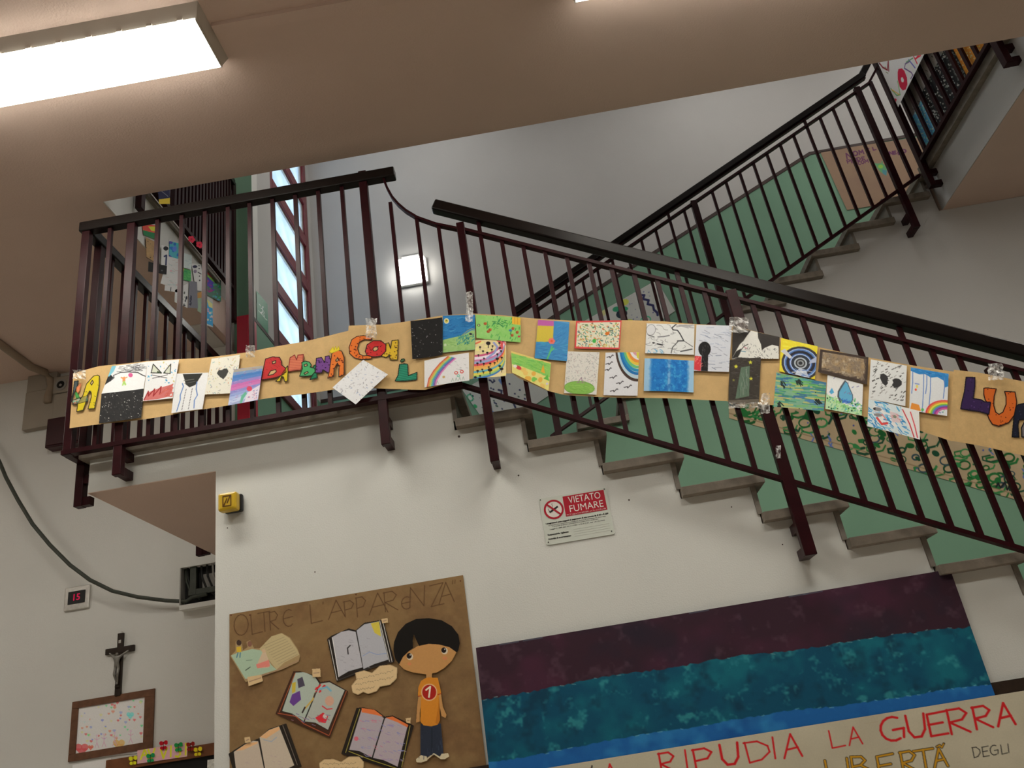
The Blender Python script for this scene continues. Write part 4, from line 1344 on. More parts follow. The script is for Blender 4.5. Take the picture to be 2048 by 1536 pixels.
sheet(sh1, [(224, 732), (294, 722), (286, 776), (204, 788)], d_cloud, 'white cloud drawing with small orange figure')
sheet(sh1, [(204, 788), (286, 776), (281, 834), (199, 848)], d_stars(70), 'black night drawing with grey specks', (38, 38, 40), .0105)
sheet(sh1, [(294, 722), (358, 719), (345, 796), (284, 801)], d_cat, 'cat eyes drawing with red scribble', W_, .0115)
sheet(sh1, [(352, 747), (417, 745), (405, 818), (342, 826)], d_cup, 'white drawing with black cup shape', W_, .010)
sheet(sh1, [(423, 717), (481, 710), (472, 786), (409, 789)], d_confetti_heart, 'confetti drawing with black heart', (222, 220, 208), .0115)
sheet(sh1, [(468, 739), (527, 733), (517, 801), (456, 811)], d_stripes, 'blue and pink striped sky drawing', (160, 170, 210), .013)


def d_speck(c): c.dash(90, [(150, 150, 160), (170, 165, 170), (120, 120, 135), (130, 150, 190)], 3, .7, -.3, jit=1.5)


def d_night(c):
    c.mix(c.fbm(10)*.3, (40, 38, 38)); c.dots(46, [(150, 150, 150), (95, 95, 95), (200, 200, 200)], .35, .8)


def d_bluegreen(c):
    c.upoly([(0, 0), (1, 0), (1, .4), (.75, .5), (.62, .60), (0, .68)], (45, 120, 180))
    c.dash(70, [(30, 95, 160), (60, 140, 195), (85, 160, 205), (25, 85, 150)], 9, 1.1, -.25, 0, .95, .02, .58, al=.7)
    c.upoly([(0, .66), (.62, .58), (.9, .45), (1, .45), (1, 1), (0, 1)], (150, 190, 120))
    c.dash(60, [(110, 165, 85), (130, 180, 95), (95, 150, 70), (170, 200, 140)], 4, 1, -.2, 0, 1, .68, .98, al=.7)
    c.dash(46, [(30, 110, 120), (40, 130, 130), (60, 150, 140)], 5, 1.2, -1.1, .45, .95, .58, .84, jit=1.0)
    c.uell(.12, .15, 4.6, 4.8, (205, 195, 90), 0, (225, 225, 200), 1.2); c.uell(.12, .14, 1.6, 1.6, (120, 110, 40)); c.ell(c.uv(.87, .55), 3.2, 2, (35, 40, 60)); c.uell(.08, .80, 3, 2.6, (190, 205, 170))
    c.uline([(.60, .58), (.80, .44), (.92, .40), (1, .43)], 1.4, (150, 160, 110))


def d_rainbow1(c):
    ctr = [(.52, .02), (.34, .22), (.20, .45), (.10, .70), (.06, 1.0)]
    for k, cc in enumerate(((205, 95, 70), (215, 150, 80), (190, 195, 90), (95, 180, 150), (80, 130, 190), (135, 90, 165), (215, 130, 185))):
        c.uline([(u+.022*k*1.25, v+.02*k) for u, v in ctr], 2.6, cc)
    for u, v in ((.70, .66), (.83, .65)): c.uell(u, v, 3.0, 2.6, (222, 222, 222), 0, (205, 80, 75), 1.5)
    c.uell(.75, .78, 2.6, 2, (222, 224, 222), 0, (110, 185, 165), 1.2); c.uell(.42, .74, 2, 1.8, (215, 190, 120), 0, (190, 150, 90), .8)
    for u in (.62, .70, .78, .86, .28): c.uline([(u-.03, .96), (u, .84), (u+.02, .95)], .8, (140, 165, 150))
    c.dash(16, [(170, 170, 175)], 4, .6, .4, .4, .95, .05, .6)


def d_meadow(c):
    c.mix(c.fbm(7)*.7, (120, 195, 90)); c.dash(70, [(70, 160, 75), (95, 185, 80), (60, 150, 90), (150, 205, 120)], 5, 1.4, -1.2, .2, 1, 0, 1)
    c.dash(24, [(40, 125, 70)], 5, 1.0, .3, .35, .65, .08, .5)
    for u, v in ((.20, .36), (.26, .68), (.30, .60), (.82, .48), (.92, .62), (.80, .75)): c.uell(u, v, 4.6*.7, 4.2*.7, (165, 85, 50)); c.uell(u+.02, v-.03, 1.6, 1.4, (190, 120, 60))
    c.upoly([(.80, .0), (1, .02), (1, .32), (.80, .30)], (225, 180, 60)); c.uline([(.86, .02), (.86, .28)], 1, (200, 140, 50)); c.uline([(.93, .02), (.93, .28)], 1, (200, 140, 50))
    c.ell(c.uv(.76, .56), 3.4, 2.2, (60, 125, 175)); c.uell(.06, .45, 2.2, 2, (190, 205, 150), 0, (40, 50, 40), .8); c.ell(c.uv(.96, .78), 2.6, 2, (200, 60, 80))


def d_hilltrees(c):
    c.dash(40, [(235, 225, 150)], 8, 3, -.3)
    def arc(v0, col, wd, sk=0.0):
        pts = []
        for i in range(14):
            t = i/13; pts.append((.02+.9*math.sin(t*math.pi*.55)+sk, v0-.52*(t**2.2)))
        c.uline(pts, wd, col)
    for v0, col, wd in ((.98, (70, 125, 190), 6), (.93, (150, 195, 120), 6), (.88, (215, 205, 90), 6), (.82, (95, 170, 190), 5), (.76, (225, 185, 100), 6), (.70, (235, 165, 90), 5), (.64, (215, 80, 95), 4.5), (.58, (150, 165, 205), 5), (.52, (205, 120, 175), 4), (.46, (235, 220, 235), 6), (.40, (200, 90, 130), 4)):
        arc(v0, col, wd)
    c.uline([(.70, .02), (.86, .14), (.86, .26)], 5, (215, 90, 90)); c.uline([(.90, .02), (.98, .18)], 3, (225, 130, 130)); c.uline([(.02, .08), (.16, .04)], 3.4, (225, 120, 80))
    c.uline([(.60, .10), (.72, .22), (.62, .36), (.40, .48)], 4, (150, 160, 210))
    for u, v, k in ((.42, .10, 4.6), (.16, .18, 2.3), (.56, .18, 2), (.26, .29, 2.2), (.54, .27, 2.2), (.40, .34, 2.4), (.78, .12, 2.3), (.90, .04, 2.4), (.80, .25, 2.6), (.12, .38, 2.0), (.20, .54, 2.2), (.30, .48, 2), (.72, .40, 2.3), (.84, .33, 2.3), (.10, .60, 2.4), (.30, .62, 2.2), (.50, .63, 2.4), (.72, .52, 3.4), (.86, .50, 2.3), (.64, .62, 2.2), (.12, .80, 2.6), (.26, .77, 2.1), (.50, .80, 4.6), (.80, .72, 2.8), (.86, .80, 3.6), (.20, .94, 2.3), (.30, .84, 2.1), (.46, .72, 2.1), (.06, .97, 3)):
        p = c.uv(u, v); c.ell(p, k, k*.75, (35, 30, 32)); c.line([p, (p[0], p[1]+k*1.9)], max(.9, k*.35), (35, 30, 32))


def d_landscape(c):
    c.upoly([(0, 0), (1, 0), (1, .12), (0, .12)], (225, 205, 120)); c.upoly([(0, .1), (1, .05), (1, .55), (0, .62)], (140, 200, 100))
    c.dash(50, [(120, 190, 85), (160, 210, 110), (100, 180, 95)], 9, 1.5, .25, 0, .8, .1, .6, al=.7)
    c.upoly([(.2, .55), (.7, .55), (1, .62), (1, 1), (0, 1), (0, .75)], (225, 215, 130)); c.dots(12, [(225, 175, 80), (230, 195, 110), (120, 195, 90)], 2, 5, .25, .9, .6, .95)
    c.ell(c.uv(.14, .66), 5.5, 3.4, (205, 70, 75), .6); c.uell(.07, .66, 3, 3, (230, 225, 215)); c.upoly([(.70, .48), (.76, .15), (.84, .48)], (220, 170, 60)); c.upoly([(.80, .68), (.92, .48), (1, .68)], (100, 185, 80)); c.uell(.93, .80, 3, 2, (200, 190, 225))


def d_sunset(c):
    c.upoly([(0, 0), (.52, 0), (.52, .62), (0, .62)], (205, 185, 70)); c.upoly([(0, 0), (.55, 0), (.55, .13), (0, .15)], (185, 95, 165)); c.upoly([(.5, 0), (1, .05), (1, 1), (0, 1), (0, .57), (.52, .55)], (65, 135, 190))
    c.dash(80, [(60, 120, 185), (85, 160, 205), (70, 170, 190), (45, 105, 170)], 10, 1.4, .05, .0, 1, .55, 1, al=.6); c.dash(30, [(55, 115, 180), (80, 150, 200)], 8, 1.4, -.6, .55, 1, .1, .6, al=.6)
    c.uline([(.50, .66), (.46, .80), (.38, 1.0)], 3, (90, 190, 120)); c.uline([(.46, .80), (.56, .70)], 2.4, (100, 190, 120))
    for a in range(6): c.ell((c.uv(.48, .52)[0]+4*math.cos(a), c.uv(.48, .52)[1]+3.6*math.sin(a)), 3, 2.8, (225, 120, 110))
    c.uell(.48, .52, 2.4, 2.4, (225, 90, 60))


def d_redframe(c):
    c.dash(230, [(70, 140, 105), (205, 130, 60), (60, 120, 110), (200, 180, 70), (90, 150, 90), (190, 100, 60), (60, 100, 110)], 3.4, 1.3, .5, .04, .96, .07, .93, jit=1.3)
    c.ell(c.uv(.70, .46), 4.5, 3.4, (205, 110, 40)); c.ell(c.uv(.42, .72), 4, 4, (70, 175, 80))
    for a in ([(0, .02), (1, .02)], [(1, 0), (1, 1)], [(0, .97), (1, .99)], [(.01, 0), (.01, 1)]): c.uline(a, 4.2, (205, 75, 75))


def d_greenhill(c):
    c.dash(230, [(150, 145, 150), (175, 150, 150), (140, 150, 145), (165, 165, 165)], 2.2, .7, .9, .02, .98, .02, .78, jit=1.5)
    c.uell(.46, .86, 30, 13, (130, 180, 85), .05, (110, 155, 75), 1.2); c.dash(50, [(110, 165, 70), (150, 195, 100)], 7, 1, .2, .1, .85, .78, .95, al=.7)
    c.uline([(.40, .74), (.46, .66), (.50, .62), (.55, .74)], 1.2, (140, 110, 130)); c.uline([(.36, .74), (.62, .74)], 1, (150, 120, 140))


def d_birds(c):
    ctr = (.98, -.18)
    for r_, cc in ((.66, (70, 55, 50)), (.60, (175, 200, 215)), (.54, (35, 110, 175)), (.48, (45, 140, 185)), (.42, (110, 185, 120)), (.36, (220, 190, 70)), (.31, (220, 140, 65)), (.25, (222, 220, 222)), (.19, (205, 150, 160))):
        pts = [(ctr[0]+1.0*r_*math.cos(t)*1.0, ctr[1]+r_*1.25*math.sin(t)) for t in [math.radians(x) for x in range(86, 186, 6)]]
        c.uline(pts, 5.4, cc)
    c.upoly([(.92, 0), (1, 0), (1, .16), (.94, .12)], (205, 200, 70))
    for u, v, k in ((.14, .10, 1), (.12, .26, 1.1), (.10, .40, 1), (.26, .58, 1.1), (.46, .71, 1.1), (.70, .80, 1.2), (.30, .89, 1.2)):
        x, y = c.uv(u, v); c.line([(x-6*k, y+1), (x-1, y-.5), (x, y+2), (x+5*k, y-3.5), (x+6.5*k, y-2.5)], 1.6, (55, 52, 60))


def d_scribble(c):
    r = c.r
    for _ in range(30):
        x, y = c.uv(r.uniform(.02, .95), r.uniform(.05, .95)); a = r.uniform(0, 6)
        c.line([(x+math.cos(a+t)*(4+3*t)*1.2, y+math.sin(a+t)*(3+2*t)*.8) for t in (0, .6, 1.2, 1.8)], .8, (130, 130, 135))
    c.line(Z7((1545, 190), (1510, 220), (1520, 235), (1555, 238), (1575, 265), (1605, 320), (1555, 322)), 2.2, (60, 62, 66)); c.line(Z7((1605, 320), (1675, 365)), 1.2, (80, 82, 85)); c.line(Z7((1560, 325), (1515, 375), (1505, 420)), 1.8, (80, 82, 85))
    c.line(Z7((1310, 195), (1305, 245), (1330, 285), (1370, 295)), 1.6, (80, 82, 85)); c.ell(Z7((1345, 240))[0], 9, 11, (205, 207, 210), .3, (130, 130, 135), 1); c.line(Z7((1400, 295), (1450, 290), (1490, 280)), 2, (110, 112, 118)); c.line(Z7((1580, 405), (1670, 385)), 2.4, (70, 72, 76))
    c.line(Z7((1395, 350), (1435, 358)), 2.6, (50, 50, 54)); c.ell(Z7((1365, 343))[0], 2.6, 1.6, (50, 50, 54)); c.dash(12, [(110, 170, 205)], 6, 1.2, 1.2, .02, .34, .84, .97, jit=.9); c.dash(10, [(150, 150, 155)], 12, 3, 0, .6, .95, .03, .1, al=.5)


def d_bluebands(c):
    X = np.linspace(0, 1, c.W)[None, :]; n = c.fbm(14)
    f = np.clip(np.minimum((X-.06-.06*n)/.08, (.94-.06*n-X)/.06), 0, 1); g = np.exp(-((X-.50)/.035)**2)
    c.mix(np.clip(f-.75*g, 0, 1)*np.ones_like(n), (35, 120, 195)); c.mix(np.clip((n-.45)*3, 0, .6)*f, (25, 95, 175)); c.mix(np.clip((c.fbm(18)-.55)*4, 0, .7)*f, (70, 165, 215))


def d_darktree(c):
    c.dash(50, [(120, 130, 155), (150, 155, 170), (165, 175, 195)], 12, 1.1, .25, .1, 1, .05, .95, jit=.35); c.mix(c.fbm(6)*.25, (190, 198, 215))
    c.uell(.27, .53, 12.5, 15, (30, 29, 31)); c.upoly([(.20, .60), (.38, .60), (.40, 1.0), (.20, 1.0)], (32, 30, 32)); c.dash(24, [(70, 68, 70)], 4, .8, 1.5, .16, .38, .42, .95)
    c.upoly([(.0, .68), (.19, .69), (.19, 1), (0, .98)], (205, 60, 70)); c.dash(12, [(225, 120, 115)], 5, 1, -.5, .0, .18, .7, .95)


dm = Z6((725, 685), (970, 470), (1165, 585), (910, 820))
sheet(sh2, dm, d_speck, 'tilted white speckled sheet hanging below the letters', (226, 228, 232), .020)
sheet(sh2, [(849, 722), (938, 706), (939, 762), (849, 775)], d_rainbow1, 'white drawing with slanting rainbow and red flowers', (222, 222, 224), .009)
sheet(sh2, [(821.5, 643), (885, 637), (886, 712), (825, 719)], d_night, 'black starry night drawing', (25, 24, 25), .012, curl=.004)
sheet(sh2, [(886, 633), (950, 629), (950, 700), (886, 707)], d_bluegreen, 'blue sky over green field drawing', (60, 130, 185), .011)
sheet(sh2, [(951, 681), (1012, 674), (1012, 751), (947, 758)], d_hilltrees, 'striped rainbow hill dotted with black trees', (225, 210, 160), .010)
sheet(sh2, [(951, 629), (1041, 634), (1041, 684), (953, 676)], d_meadow, 'green meadow drawing with brown flowers', (155, 205, 125), .0115)
sheet(sh2, [(1022, 701), (1102, 725), (1097, 781), (1024, 744)], d_landscape, 'slanted yellow green landscape drawing', (220, 215, 150), .011)
sheet(sh2, [(1076, 639), (1139, 643), (1134, 722), (1069, 716)], d_sunset, 'blue and yellow drawing with red flower', (90, 150, 195), .0125)
sheet(sh2, [(1134, 702), (1199, 704), (1193, 789), (1128, 786)], d_greenhill, 'pale dotted drawing with green hill', (212, 210, 204), .010)
sheet(sh2, [(1152, 641), (1243, 642), (1239, 699), (1149, 696)], d_redframe, 'red framed confetti drawing', (215, 212, 190), .0115)
sheet(sh2, [(1211, 705), (1278, 706), (1275, 792), (1207, 790)], d_birds, 'drawing of birds and a quarter rainbow', (214, 216, 222), .010)
sheet(sh2, [(1293, 648), (1389, 648), (1388, 709), (1290, 708)], d_scribble, 'black and white scribbled drawing', (212, 214, 214), .010)
sheet(sh2, [(1289, 718), (1388, 721), (1387, 785), (1287.5, 783)], d_bluebands, 'drawing of two blue bands', (150, 190, 220), .0115)
sheet(sh2, [(1393, 649), (1464, 651), (1458, 743), (1388, 741)], d_darktree, 'grey drawing with black tree and red patch', (205, 209, 218), .0125)


def d_mountain(c):
    c.mix(c.fbm(9)*.4, (75, 70, 68)); pw = ZG5((100, 600), (270, 380), (340, 330), (480, 160), (575, 190), (580, 280), (620, 380), (630, 470), (670, 430), (760, 380), (830, 400), (830, 600), (250, 570))
    c.poly(pw, (205, 205, 200)); c.poly(ZG5((110, 590), (200, 480), (300, 440), (240, 570)), (45, 42, 40)); c.dash(55, [(70, 70, 72), (110, 110, 112)], 3, .8, 1.4, .3, .98, .45, .98, jit=1.0)
    c.line(ZG5((255, 540), (300, 460), (350, 410), (420, 380)), 1.4, (50, 50, 52)); c.line(ZG5((300, 480), (380, 490)), 1.2, (60, 120, 145)); c.line(ZG5((350, 420), (400, 440)), 1, (190, 90, 120))


def d_tower(c):
    c.mix(c.fbm(12)*.5, (75, 70, 62)); c.dash(60, [(90, 85, 80), (35, 32, 32), (80, 75, 85)], 7, 1, .1, al=.6)
    c.upoly([(.36, .20), (.64, .18), (.66, .85), (.22, .90)], (88, 108, 92)); c.dash(40, [(105, 130, 112), (70, 88, 78), (130, 140, 130)], 12, .9, 1.5, .3, .58, .2, .7, jit=.15, al=.8)
    for u, v, k in ((.20, .17, 4.6), (.66, .10, 4.6), (.70, .47, 4.2), (.14, .48, 3.2)):
        x, y = c.uv(u, v); pts = [(x+(k if i % 2 == 0 else k*.45)*math.sin(i*math.pi/5), y-(k if i % 2 == 0 else k*.45)*math.cos(i*math.pi/5)) for i in range(10)]
        c.poly(pts, (190, 190, 60) if k > 3.5 else (120, 120, 60))
    c.upoly([(0, .93), (1, .92), (1, 1), (0, 1)], (120, 112, 100), al=.6)


def d_circles(c):
    c.dash(40, [(215, 205, 60), (225, 215, 80)], 9, 1.6, .25, 0, 1, 0, .3)
    cx_, cy_ = c.uv(.58, .62)
    for r_, cc in ((39, (55, 55, 62)), (34, (150, 175, 215)), (32, (80, 115, 175)), (29, (45, 45, 55)), (23, (70, 105, 170)), (21, (165, 185, 220)), (19, (50, 55, 65)), (13, (170, 180, 190)), (10, (60, 60, 62)), (7, (140, 145, 150)), (4, (50, 52, 55))):
        c.ell((cx_, cy_), r_, r_*.86, cc, .2)
    c.upoly([(.0, .40), (.12, .30), (.34, .50), (.28, .56)], (190, 192, 195)); c.upoly([(.45, .98), (.55, .78), (.72, .78), (.86, 1.0)], (178, 188, 205)); c.upoly([(.86, .45), (1, .32), (1, .50), (.80, .58)], (165, 175, 200)); c.dash(12, [(210, 215, 225), (95, 130, 190)], 10, 1.2, .2, .3, .9, .8, .98)


def d_strokes(c):
    c.dash(230, [(70, 150, 125), (75, 120, 175), (110, 180, 85), (60, 130, 110), (90, 160, 140), (55, 100, 150), (130, 175, 130), (190, 180, 110)], 20, 2.6, .08, -.1, 1, 0, 1, jit=.12, al=.8)
    for u, v, k in ((.16, .30, 6), (.50, .16, 4.5), (.14, .92, 5), (.88, .70, 6)): c.dash(12, [(40, 50, 48)], 6, 2.4, 1.0, u-.05, u+.05, v-.08, v+.06); 
    c.dots(6, [(25, 28, 30)], .9, 1.4)


def d_charcoal(c):
    c.mix(np.clip((c.fbm(10)-.35)*2, 0, 1), (160, 135, 100)); c.mix(np.clip((c.fbm(16)-.6)*4, 0, .8), (185, 172, 150)); c.dash(70, [(175, 160, 135), (110, 95, 78), (90, 80, 72)], 5, 1, -.7, .08, .92, .1, .9, jit=1.2, al=.7)
    for a in ([(0, .04), (1, .03)], [(1, 0), (.96, 1)], [(0, .93), (.97, .97)], [(.02, 0), (.03, 1)]): c.uline(a, 6, (58, 48, 44), .9)
    c.dash(40, [(65, 55, 50)], 8, 3, 0, 0, 1, .86, .98, al=.6); c.dash(30, [(70, 60, 55)], 7, 3, 1.5, .9, 1, 0, 1, al=.6)


def d_drop(c):
    c.dash(90, [(120, 195, 90), (90, 175, 110), (110, 180, 190), (140, 205, 110), (70, 140, 150)], 5, 2, -.6, -.02, 1, .60, 1, jit=1.3, al=.8); c.upoly([(0, .55), (.4, .7), (1, .86), (1, 1), (0, 1)], (135, 200, 110), al=.45); c.dots(26, [(60, 140, 190), (40, 110, 60), (70, 180, 200), (30, 80, 60)], .8, 1.8, .02, .98, .62, .98)
    d = ZG6((375, 610), (410, 640), (440, 720), (480, 810), (485, 880), (460, 920), (400, 910), (330, 890), (285, 840), (285, 760), (330, 690))
    c.poly(d, (95, 165, 200), (75, 90, 105), 1.6); c.line(ZG6((375, 610), (320, 690), (280, 760), (275, 830), (310, 910)), 3, (75, 85, 95)); c.dash(16, [(60, 110, 190)], 4, 1.6, -.5, .42, .68, .62, .72); c.poly(ZG6((140, 760), (180, 700), (215, 770), (170, 795)), (80, 160, 205))
    c.dash(10, [(120, 110, 160), (100, 130, 180)], 4, 1, -.7, .05, .95, .05, .5)


def d_heart(c):
    c.dash(80, [(60, 60, 60), (120, 120, 120), (150, 150, 150), (40, 40, 40)], 4.4, 1.3, -.55, .04, .96, .03, .97, jit=.4)
    c.poly(ZG6((865, 560), (880, 510), (920, 500), (960, 520), (990, 570), (975, 610), (985, 640), (950, 685), (900, 640)), (52, 52, 54)); c.poly(ZG6((1050, 590), (1090, 565), (1150, 570), (1195, 610), (1190, 660), (1140, 700), (1080, 710), (1045, 660), (1065, 630)), (50, 50, 52)); c.line(ZG6((1130, 705), (1090, 755)), 1.2, (90, 90, 92))


def d_rain(c):
    c.upoly([(0, 0), (1, 0), (1, .30), (.92, .34), (.88, .18), (.72, .12), (.55, .16), (.40, .10), (.24, .13), (.08, .10), (0, .08)], (50, 125, 190)); c.dash(20, [(40, 105, 175), (80, 150, 205)], 6, 1.4, .1, 0, 1, 0, .09)
    for u, l in ((.06, .5), (.36, .9), (.44, .45), (.54, .75), (.90, .5)): c.uline([(u, .1), (u+.01, .1+l*.5), (u-.01, .1+l)], 1.6, (85, 125, 190))
    for k, cc in enumerate(((215, 75, 80), (225, 140, 60), (225, 205, 80), (120, 185, 80), (90, 120, 190), (150, 60, 140), (200, 90, 150))):
        rr = .56-.045*k; c.uline([(1.02-rr*math.cos(t), 1.02-.66*rr*1.0*math.sin(t)) for t in [x*math.pi/20 for x in range(0, 11)]], 3.4, cc)
    c.upoly([(.02, .98), (.06, .82), (.26, .84), (.32, .98)], (225, 140, 60)); c.uell(.36, .94, 3, 3, (90, 180, 100)); c.uell(.19, .42, 2.4, 3.4, (225, 205, 110)); c.uell(.16, .50, 2.2, 2.6, (220, 90, 70)); c.uline([(.14, .36), (.24, .36)], 2.4, (130, 150, 200)); c.dots(8, [(120, 130, 190), (110, 180, 130)], .8, 1.4, .78, .97, .84, .97)


def d_bluered(c):
    c.upoly([(.10, .18), (.45, .25), (.55, .75), (.25, .85), (.08, .5)], (222, 222, 226)); c.dash(90, [(60, 150, 195), (45, 130, 190), (85, 175, 205), (40, 115, 175)], 9, 2.2, .6, -.02, .78, 0, 1, jit=.5, al=.8)
    c.upoly([(.62, .0), (1, .0), (1, 1), (.86, .98), (.66, .25)], (220, 222, 224)); c.uline([(.66, .10), (.80, .55), (.88, .96)], 2.6, (190, 70, 80)); c.uline([(.82, .12), (.90, .55), (.95, .95)], 2.6, (205, 85, 95))
    c.ell(c.uv(.17, .30), 8.5, 3.6, (55, 55, 58), .15); c.ell(c.uv(.19, .50), 8, 3.2, (60, 60, 62), .15); c.upoly([(.14, .20), (.30, .16), (.36, .50), (.12, .62)], (222, 222, 226), al=.45); c.uline([(.17, .62), (.26, .80), (.36, .72)], 4.4, (205, 75, 75)); c.uline([(.26, .45), (.34, .60)], 2.4, (215, 130, 130))
    c.upoly([(.40, .28), (.56, .28), (.62, .58), (.46, .64)], (205, 190, 195)); c.ell(c.uv(.50, .42), 4.2, 3, (130, 135, 120), .4); c.dash(8, [(200, 120, 130)], 5, 1, .6, .42, .6, .3, .6)


sheet(sh3, [(1466, 653), (1560, 673), (1558, 717), (1464, 718)], d_mountain, 'black and white mountain drawing', (48, 45, 44), .010, gain=1.3)
sheet(sh3, [(1460, 719), (1522, 714), (1518, 805), (1457, 806)], d_tower, 'dark drawing with grey tower and yellow stars', (52, 48, 44), .0125, gain=1.3)
sheet(sh3, [(1563, 675), (1635, 693), (1630, 758), (1559, 742)], d_circles, 'blue rings on yellow drawing', (215, 200, 55), .010, gain=1.3)
sheet(sh3, [(1553, 744), (1653, 765), (1648, 822), (1547, 813)], d_strokes, 'green and blue brushstroke drawing', (120, 165, 140), .0125, gain=1.3)
sheet(sh3, [(1655, 750), (1725, 770), (1723, 832), (1651, 817)], d_drop, 'water drop over green grass drawing', (214, 218, 218), .010, gain=1.35)
sheet(sh3, [(1640, 699), (1736, 716), (1733, 771), (1636, 744)], d_charcoal, 'brown charcoal drawing with dark border', (125, 112, 98), .0125, gain=1.3)
sheet(sh3, [(1740.5, 720), (1814, 731), (1810, 813), (1736, 799)], d_heart, 'broken black heart drawing', (206, 209, 210), .010, gain=1.35)
sheet(sh3, [(1822, 734), (1898, 747), (1895, 831), (1818, 821)], d_rain, 'drawing of blue rain and rainbow', (208, 212, 216), .010, gain=1.35)
sheet(sh3, [(1736, 799), (1838, 822), (1839, 880), (1734, 853)], d_bluered, 'blue and red drawing hanging below the banner', (200, 212, 220), .0125, gain=1.35)


# crumpled clear tape at the posts
def tape(par, px, w_, h_, seed):
    r = random.Random(seed)
    bm = bmesh.new(); n, m_ = 6, 6; vs = []
    for j in range(m_):
        row = []
        for i in range(n):
            p = P(px[0]+(i/(n-1)-.5)*w_+r.uniform(-1.2, 1.2), px[1]+(j/(m_-1)-.5)*h_, 'Y', YBN-.018)
            row.append(bm.verts.new((p[0], p[1]-r.uniform(0, .016), p[2])))
        vs.append(row)
    for j in range(m_-1):
        for i in range(n-1): bm.faces.new((vs[j][i], vs[j][i+1], vs[j+1][i+1], vs[j+1][i]))
    return from_bm('adhesive_tape', bm, M_TAPE, par)


tape(sh1, (160, 750), 24, 18, 1); tape(sh1, (502, 704), 18, 24, 2); tape(sh2, (743, 658), 22, 40, 3); tape(sh2, (939, 615), 14, 60, 4)
tape(sh3, (1477, 652), 38, 30, 5); tape(sh3, (1530, 808), 18, 40, 6); tape(sh4, (1990, 745), 30, 34, 7); tape(sh3, (1556, 905), 10, 26, 8); tape(sh3, (1490, 812), 66, 12, 9)

# ================================================================== posters on the white side wall
ZK = zm(440, 1140, .2578)
PW = ('Y', 0.0)
GP = 1.5


def rect(x0, x1, z0, z1, y): return [px((x0, y, z1)), px((x1, y, z1)), px((x1, y, z0)), px((x0, y, z0))]


def p_brown(c):
    c.mix(np.clip((c.fbm(6)-.35)*1.6, 0, .8), (102, 77, 52)); c.mix(np.clip((c.fbm(11)-.55)*2, 0, .5), (128, 106, 72)); c.grain(40, .06)
    ink = (78, 55, 34)
    L = [('O', 105, 355, 110, 160), ('L', 238, 345, 85, 155), ('T', 292, 335, 95, 150), ('R', 382, 328, 70, 140), ('e', 482, 315, 88, 130), ('L', 697, 270, 90, 145), ("'", 790, 250, 20, 60), ('A', 835, 245, 130, 140), ('P', 962, 245, 78, 120), ('P', 1055, 215, 76, 150), ('A', 1150, 190, 145, 160),
         ('R', 1272, 175, 105, 150), ('e', 1402, 215, 80, 95), ('N', 1465, 140, 122, 155), ('Z', 1625, 115, 105, 170), ('A', 1692, 105, 118, 160)]
    for ch, x, y, w_, h_ in L:
        p = ZK((x, y))[0]; glyph(c, ch, p, (w_*.2578, -w_*.2578*.16), (h_*.2578*.05, h_*.2578), 1.7, ink)
    c.line(ZK((1806, 80), (1804, 108)), 1.3, ink); c.line(ZK((1824, 76), (1822, 104)), 1.3, ink)
    for p in ((85, 350), (230, 350), (1055, 190), (1865, 85)): c.ell(ZK(p)[0], 1.3, 1.3, (70, 25, 20))


x0, x1, zt = -1.437, -.417, 2.249
pq = rect(x0, x1, 1.36, zt, 0)
pst = art('poster', pq, PW, p_brown, .9, (120, 96, 64), GP, .003, None, seed=11)
tag(pst, "brown paper poster headed OLTRE L'APPARENZA with pasted open books and a boy", 'poster')


def cut(name, pts, painter, label, bg, off, parent, res=1.5, gain=GP, ol=None, ow=1.2):
    a = np.array(pts); q0 = a.min(0)-1.5; q1 = a.max(0)+1.5

    def f(c):
        c.poly(pts, bg, ol, ow); c.masking = False
        if painter: painter(c)
    o = art(name, [tuple(q0), (q1[0], q0[1]), tuple(q1), (q0[0], q1[1])], PW, f, res, bg, gain, off, parent, True, seed=int(q0[0]))
    o['label'] = label
    return o


def pages(c, left, right, cl, cr, edge=(30, 28, 26)):
    c.poly(left, cl, edge, 1.2); c.poly(right, cr, edge, 1.2)


PGC = (172, 166, 160)


def b1(c):
    c.poly(ZK((85, 665), (150, 640), (250, 615), (320, 625), (400, 740), (440, 775), (200, 850)), (150, 172, 150)); c.poly(ZK((295, 600), (400, 515), (480, 492), (540, 530), (600, 620), (615, 660), (500, 720), (440, 775), (380, 700)), (172, 158, 120))
    for k in range(9): c.line(ZK((340+k*14, 590+k*18), (500+k*13, 520+k*17)), .8, (140, 125, 100))
    c.poly(ZK((285, 740), (345, 610), (385, 720), (380, 760), (300, 765)), (185, 165, 140)); c.poly(ZK((280, 735), (380, 700), (390, 750), (290, 765)), (200, 120, 110)); c.line(ZK((200, 780), (235, 755)), 1.6, (60, 70, 60)); c.line(ZK((205, 705), (250, 700)), 1, (90, 110, 95)); c.line(ZK((200, 850), (400, 800), (620, 700)), 1.6, (150, 120, 100))


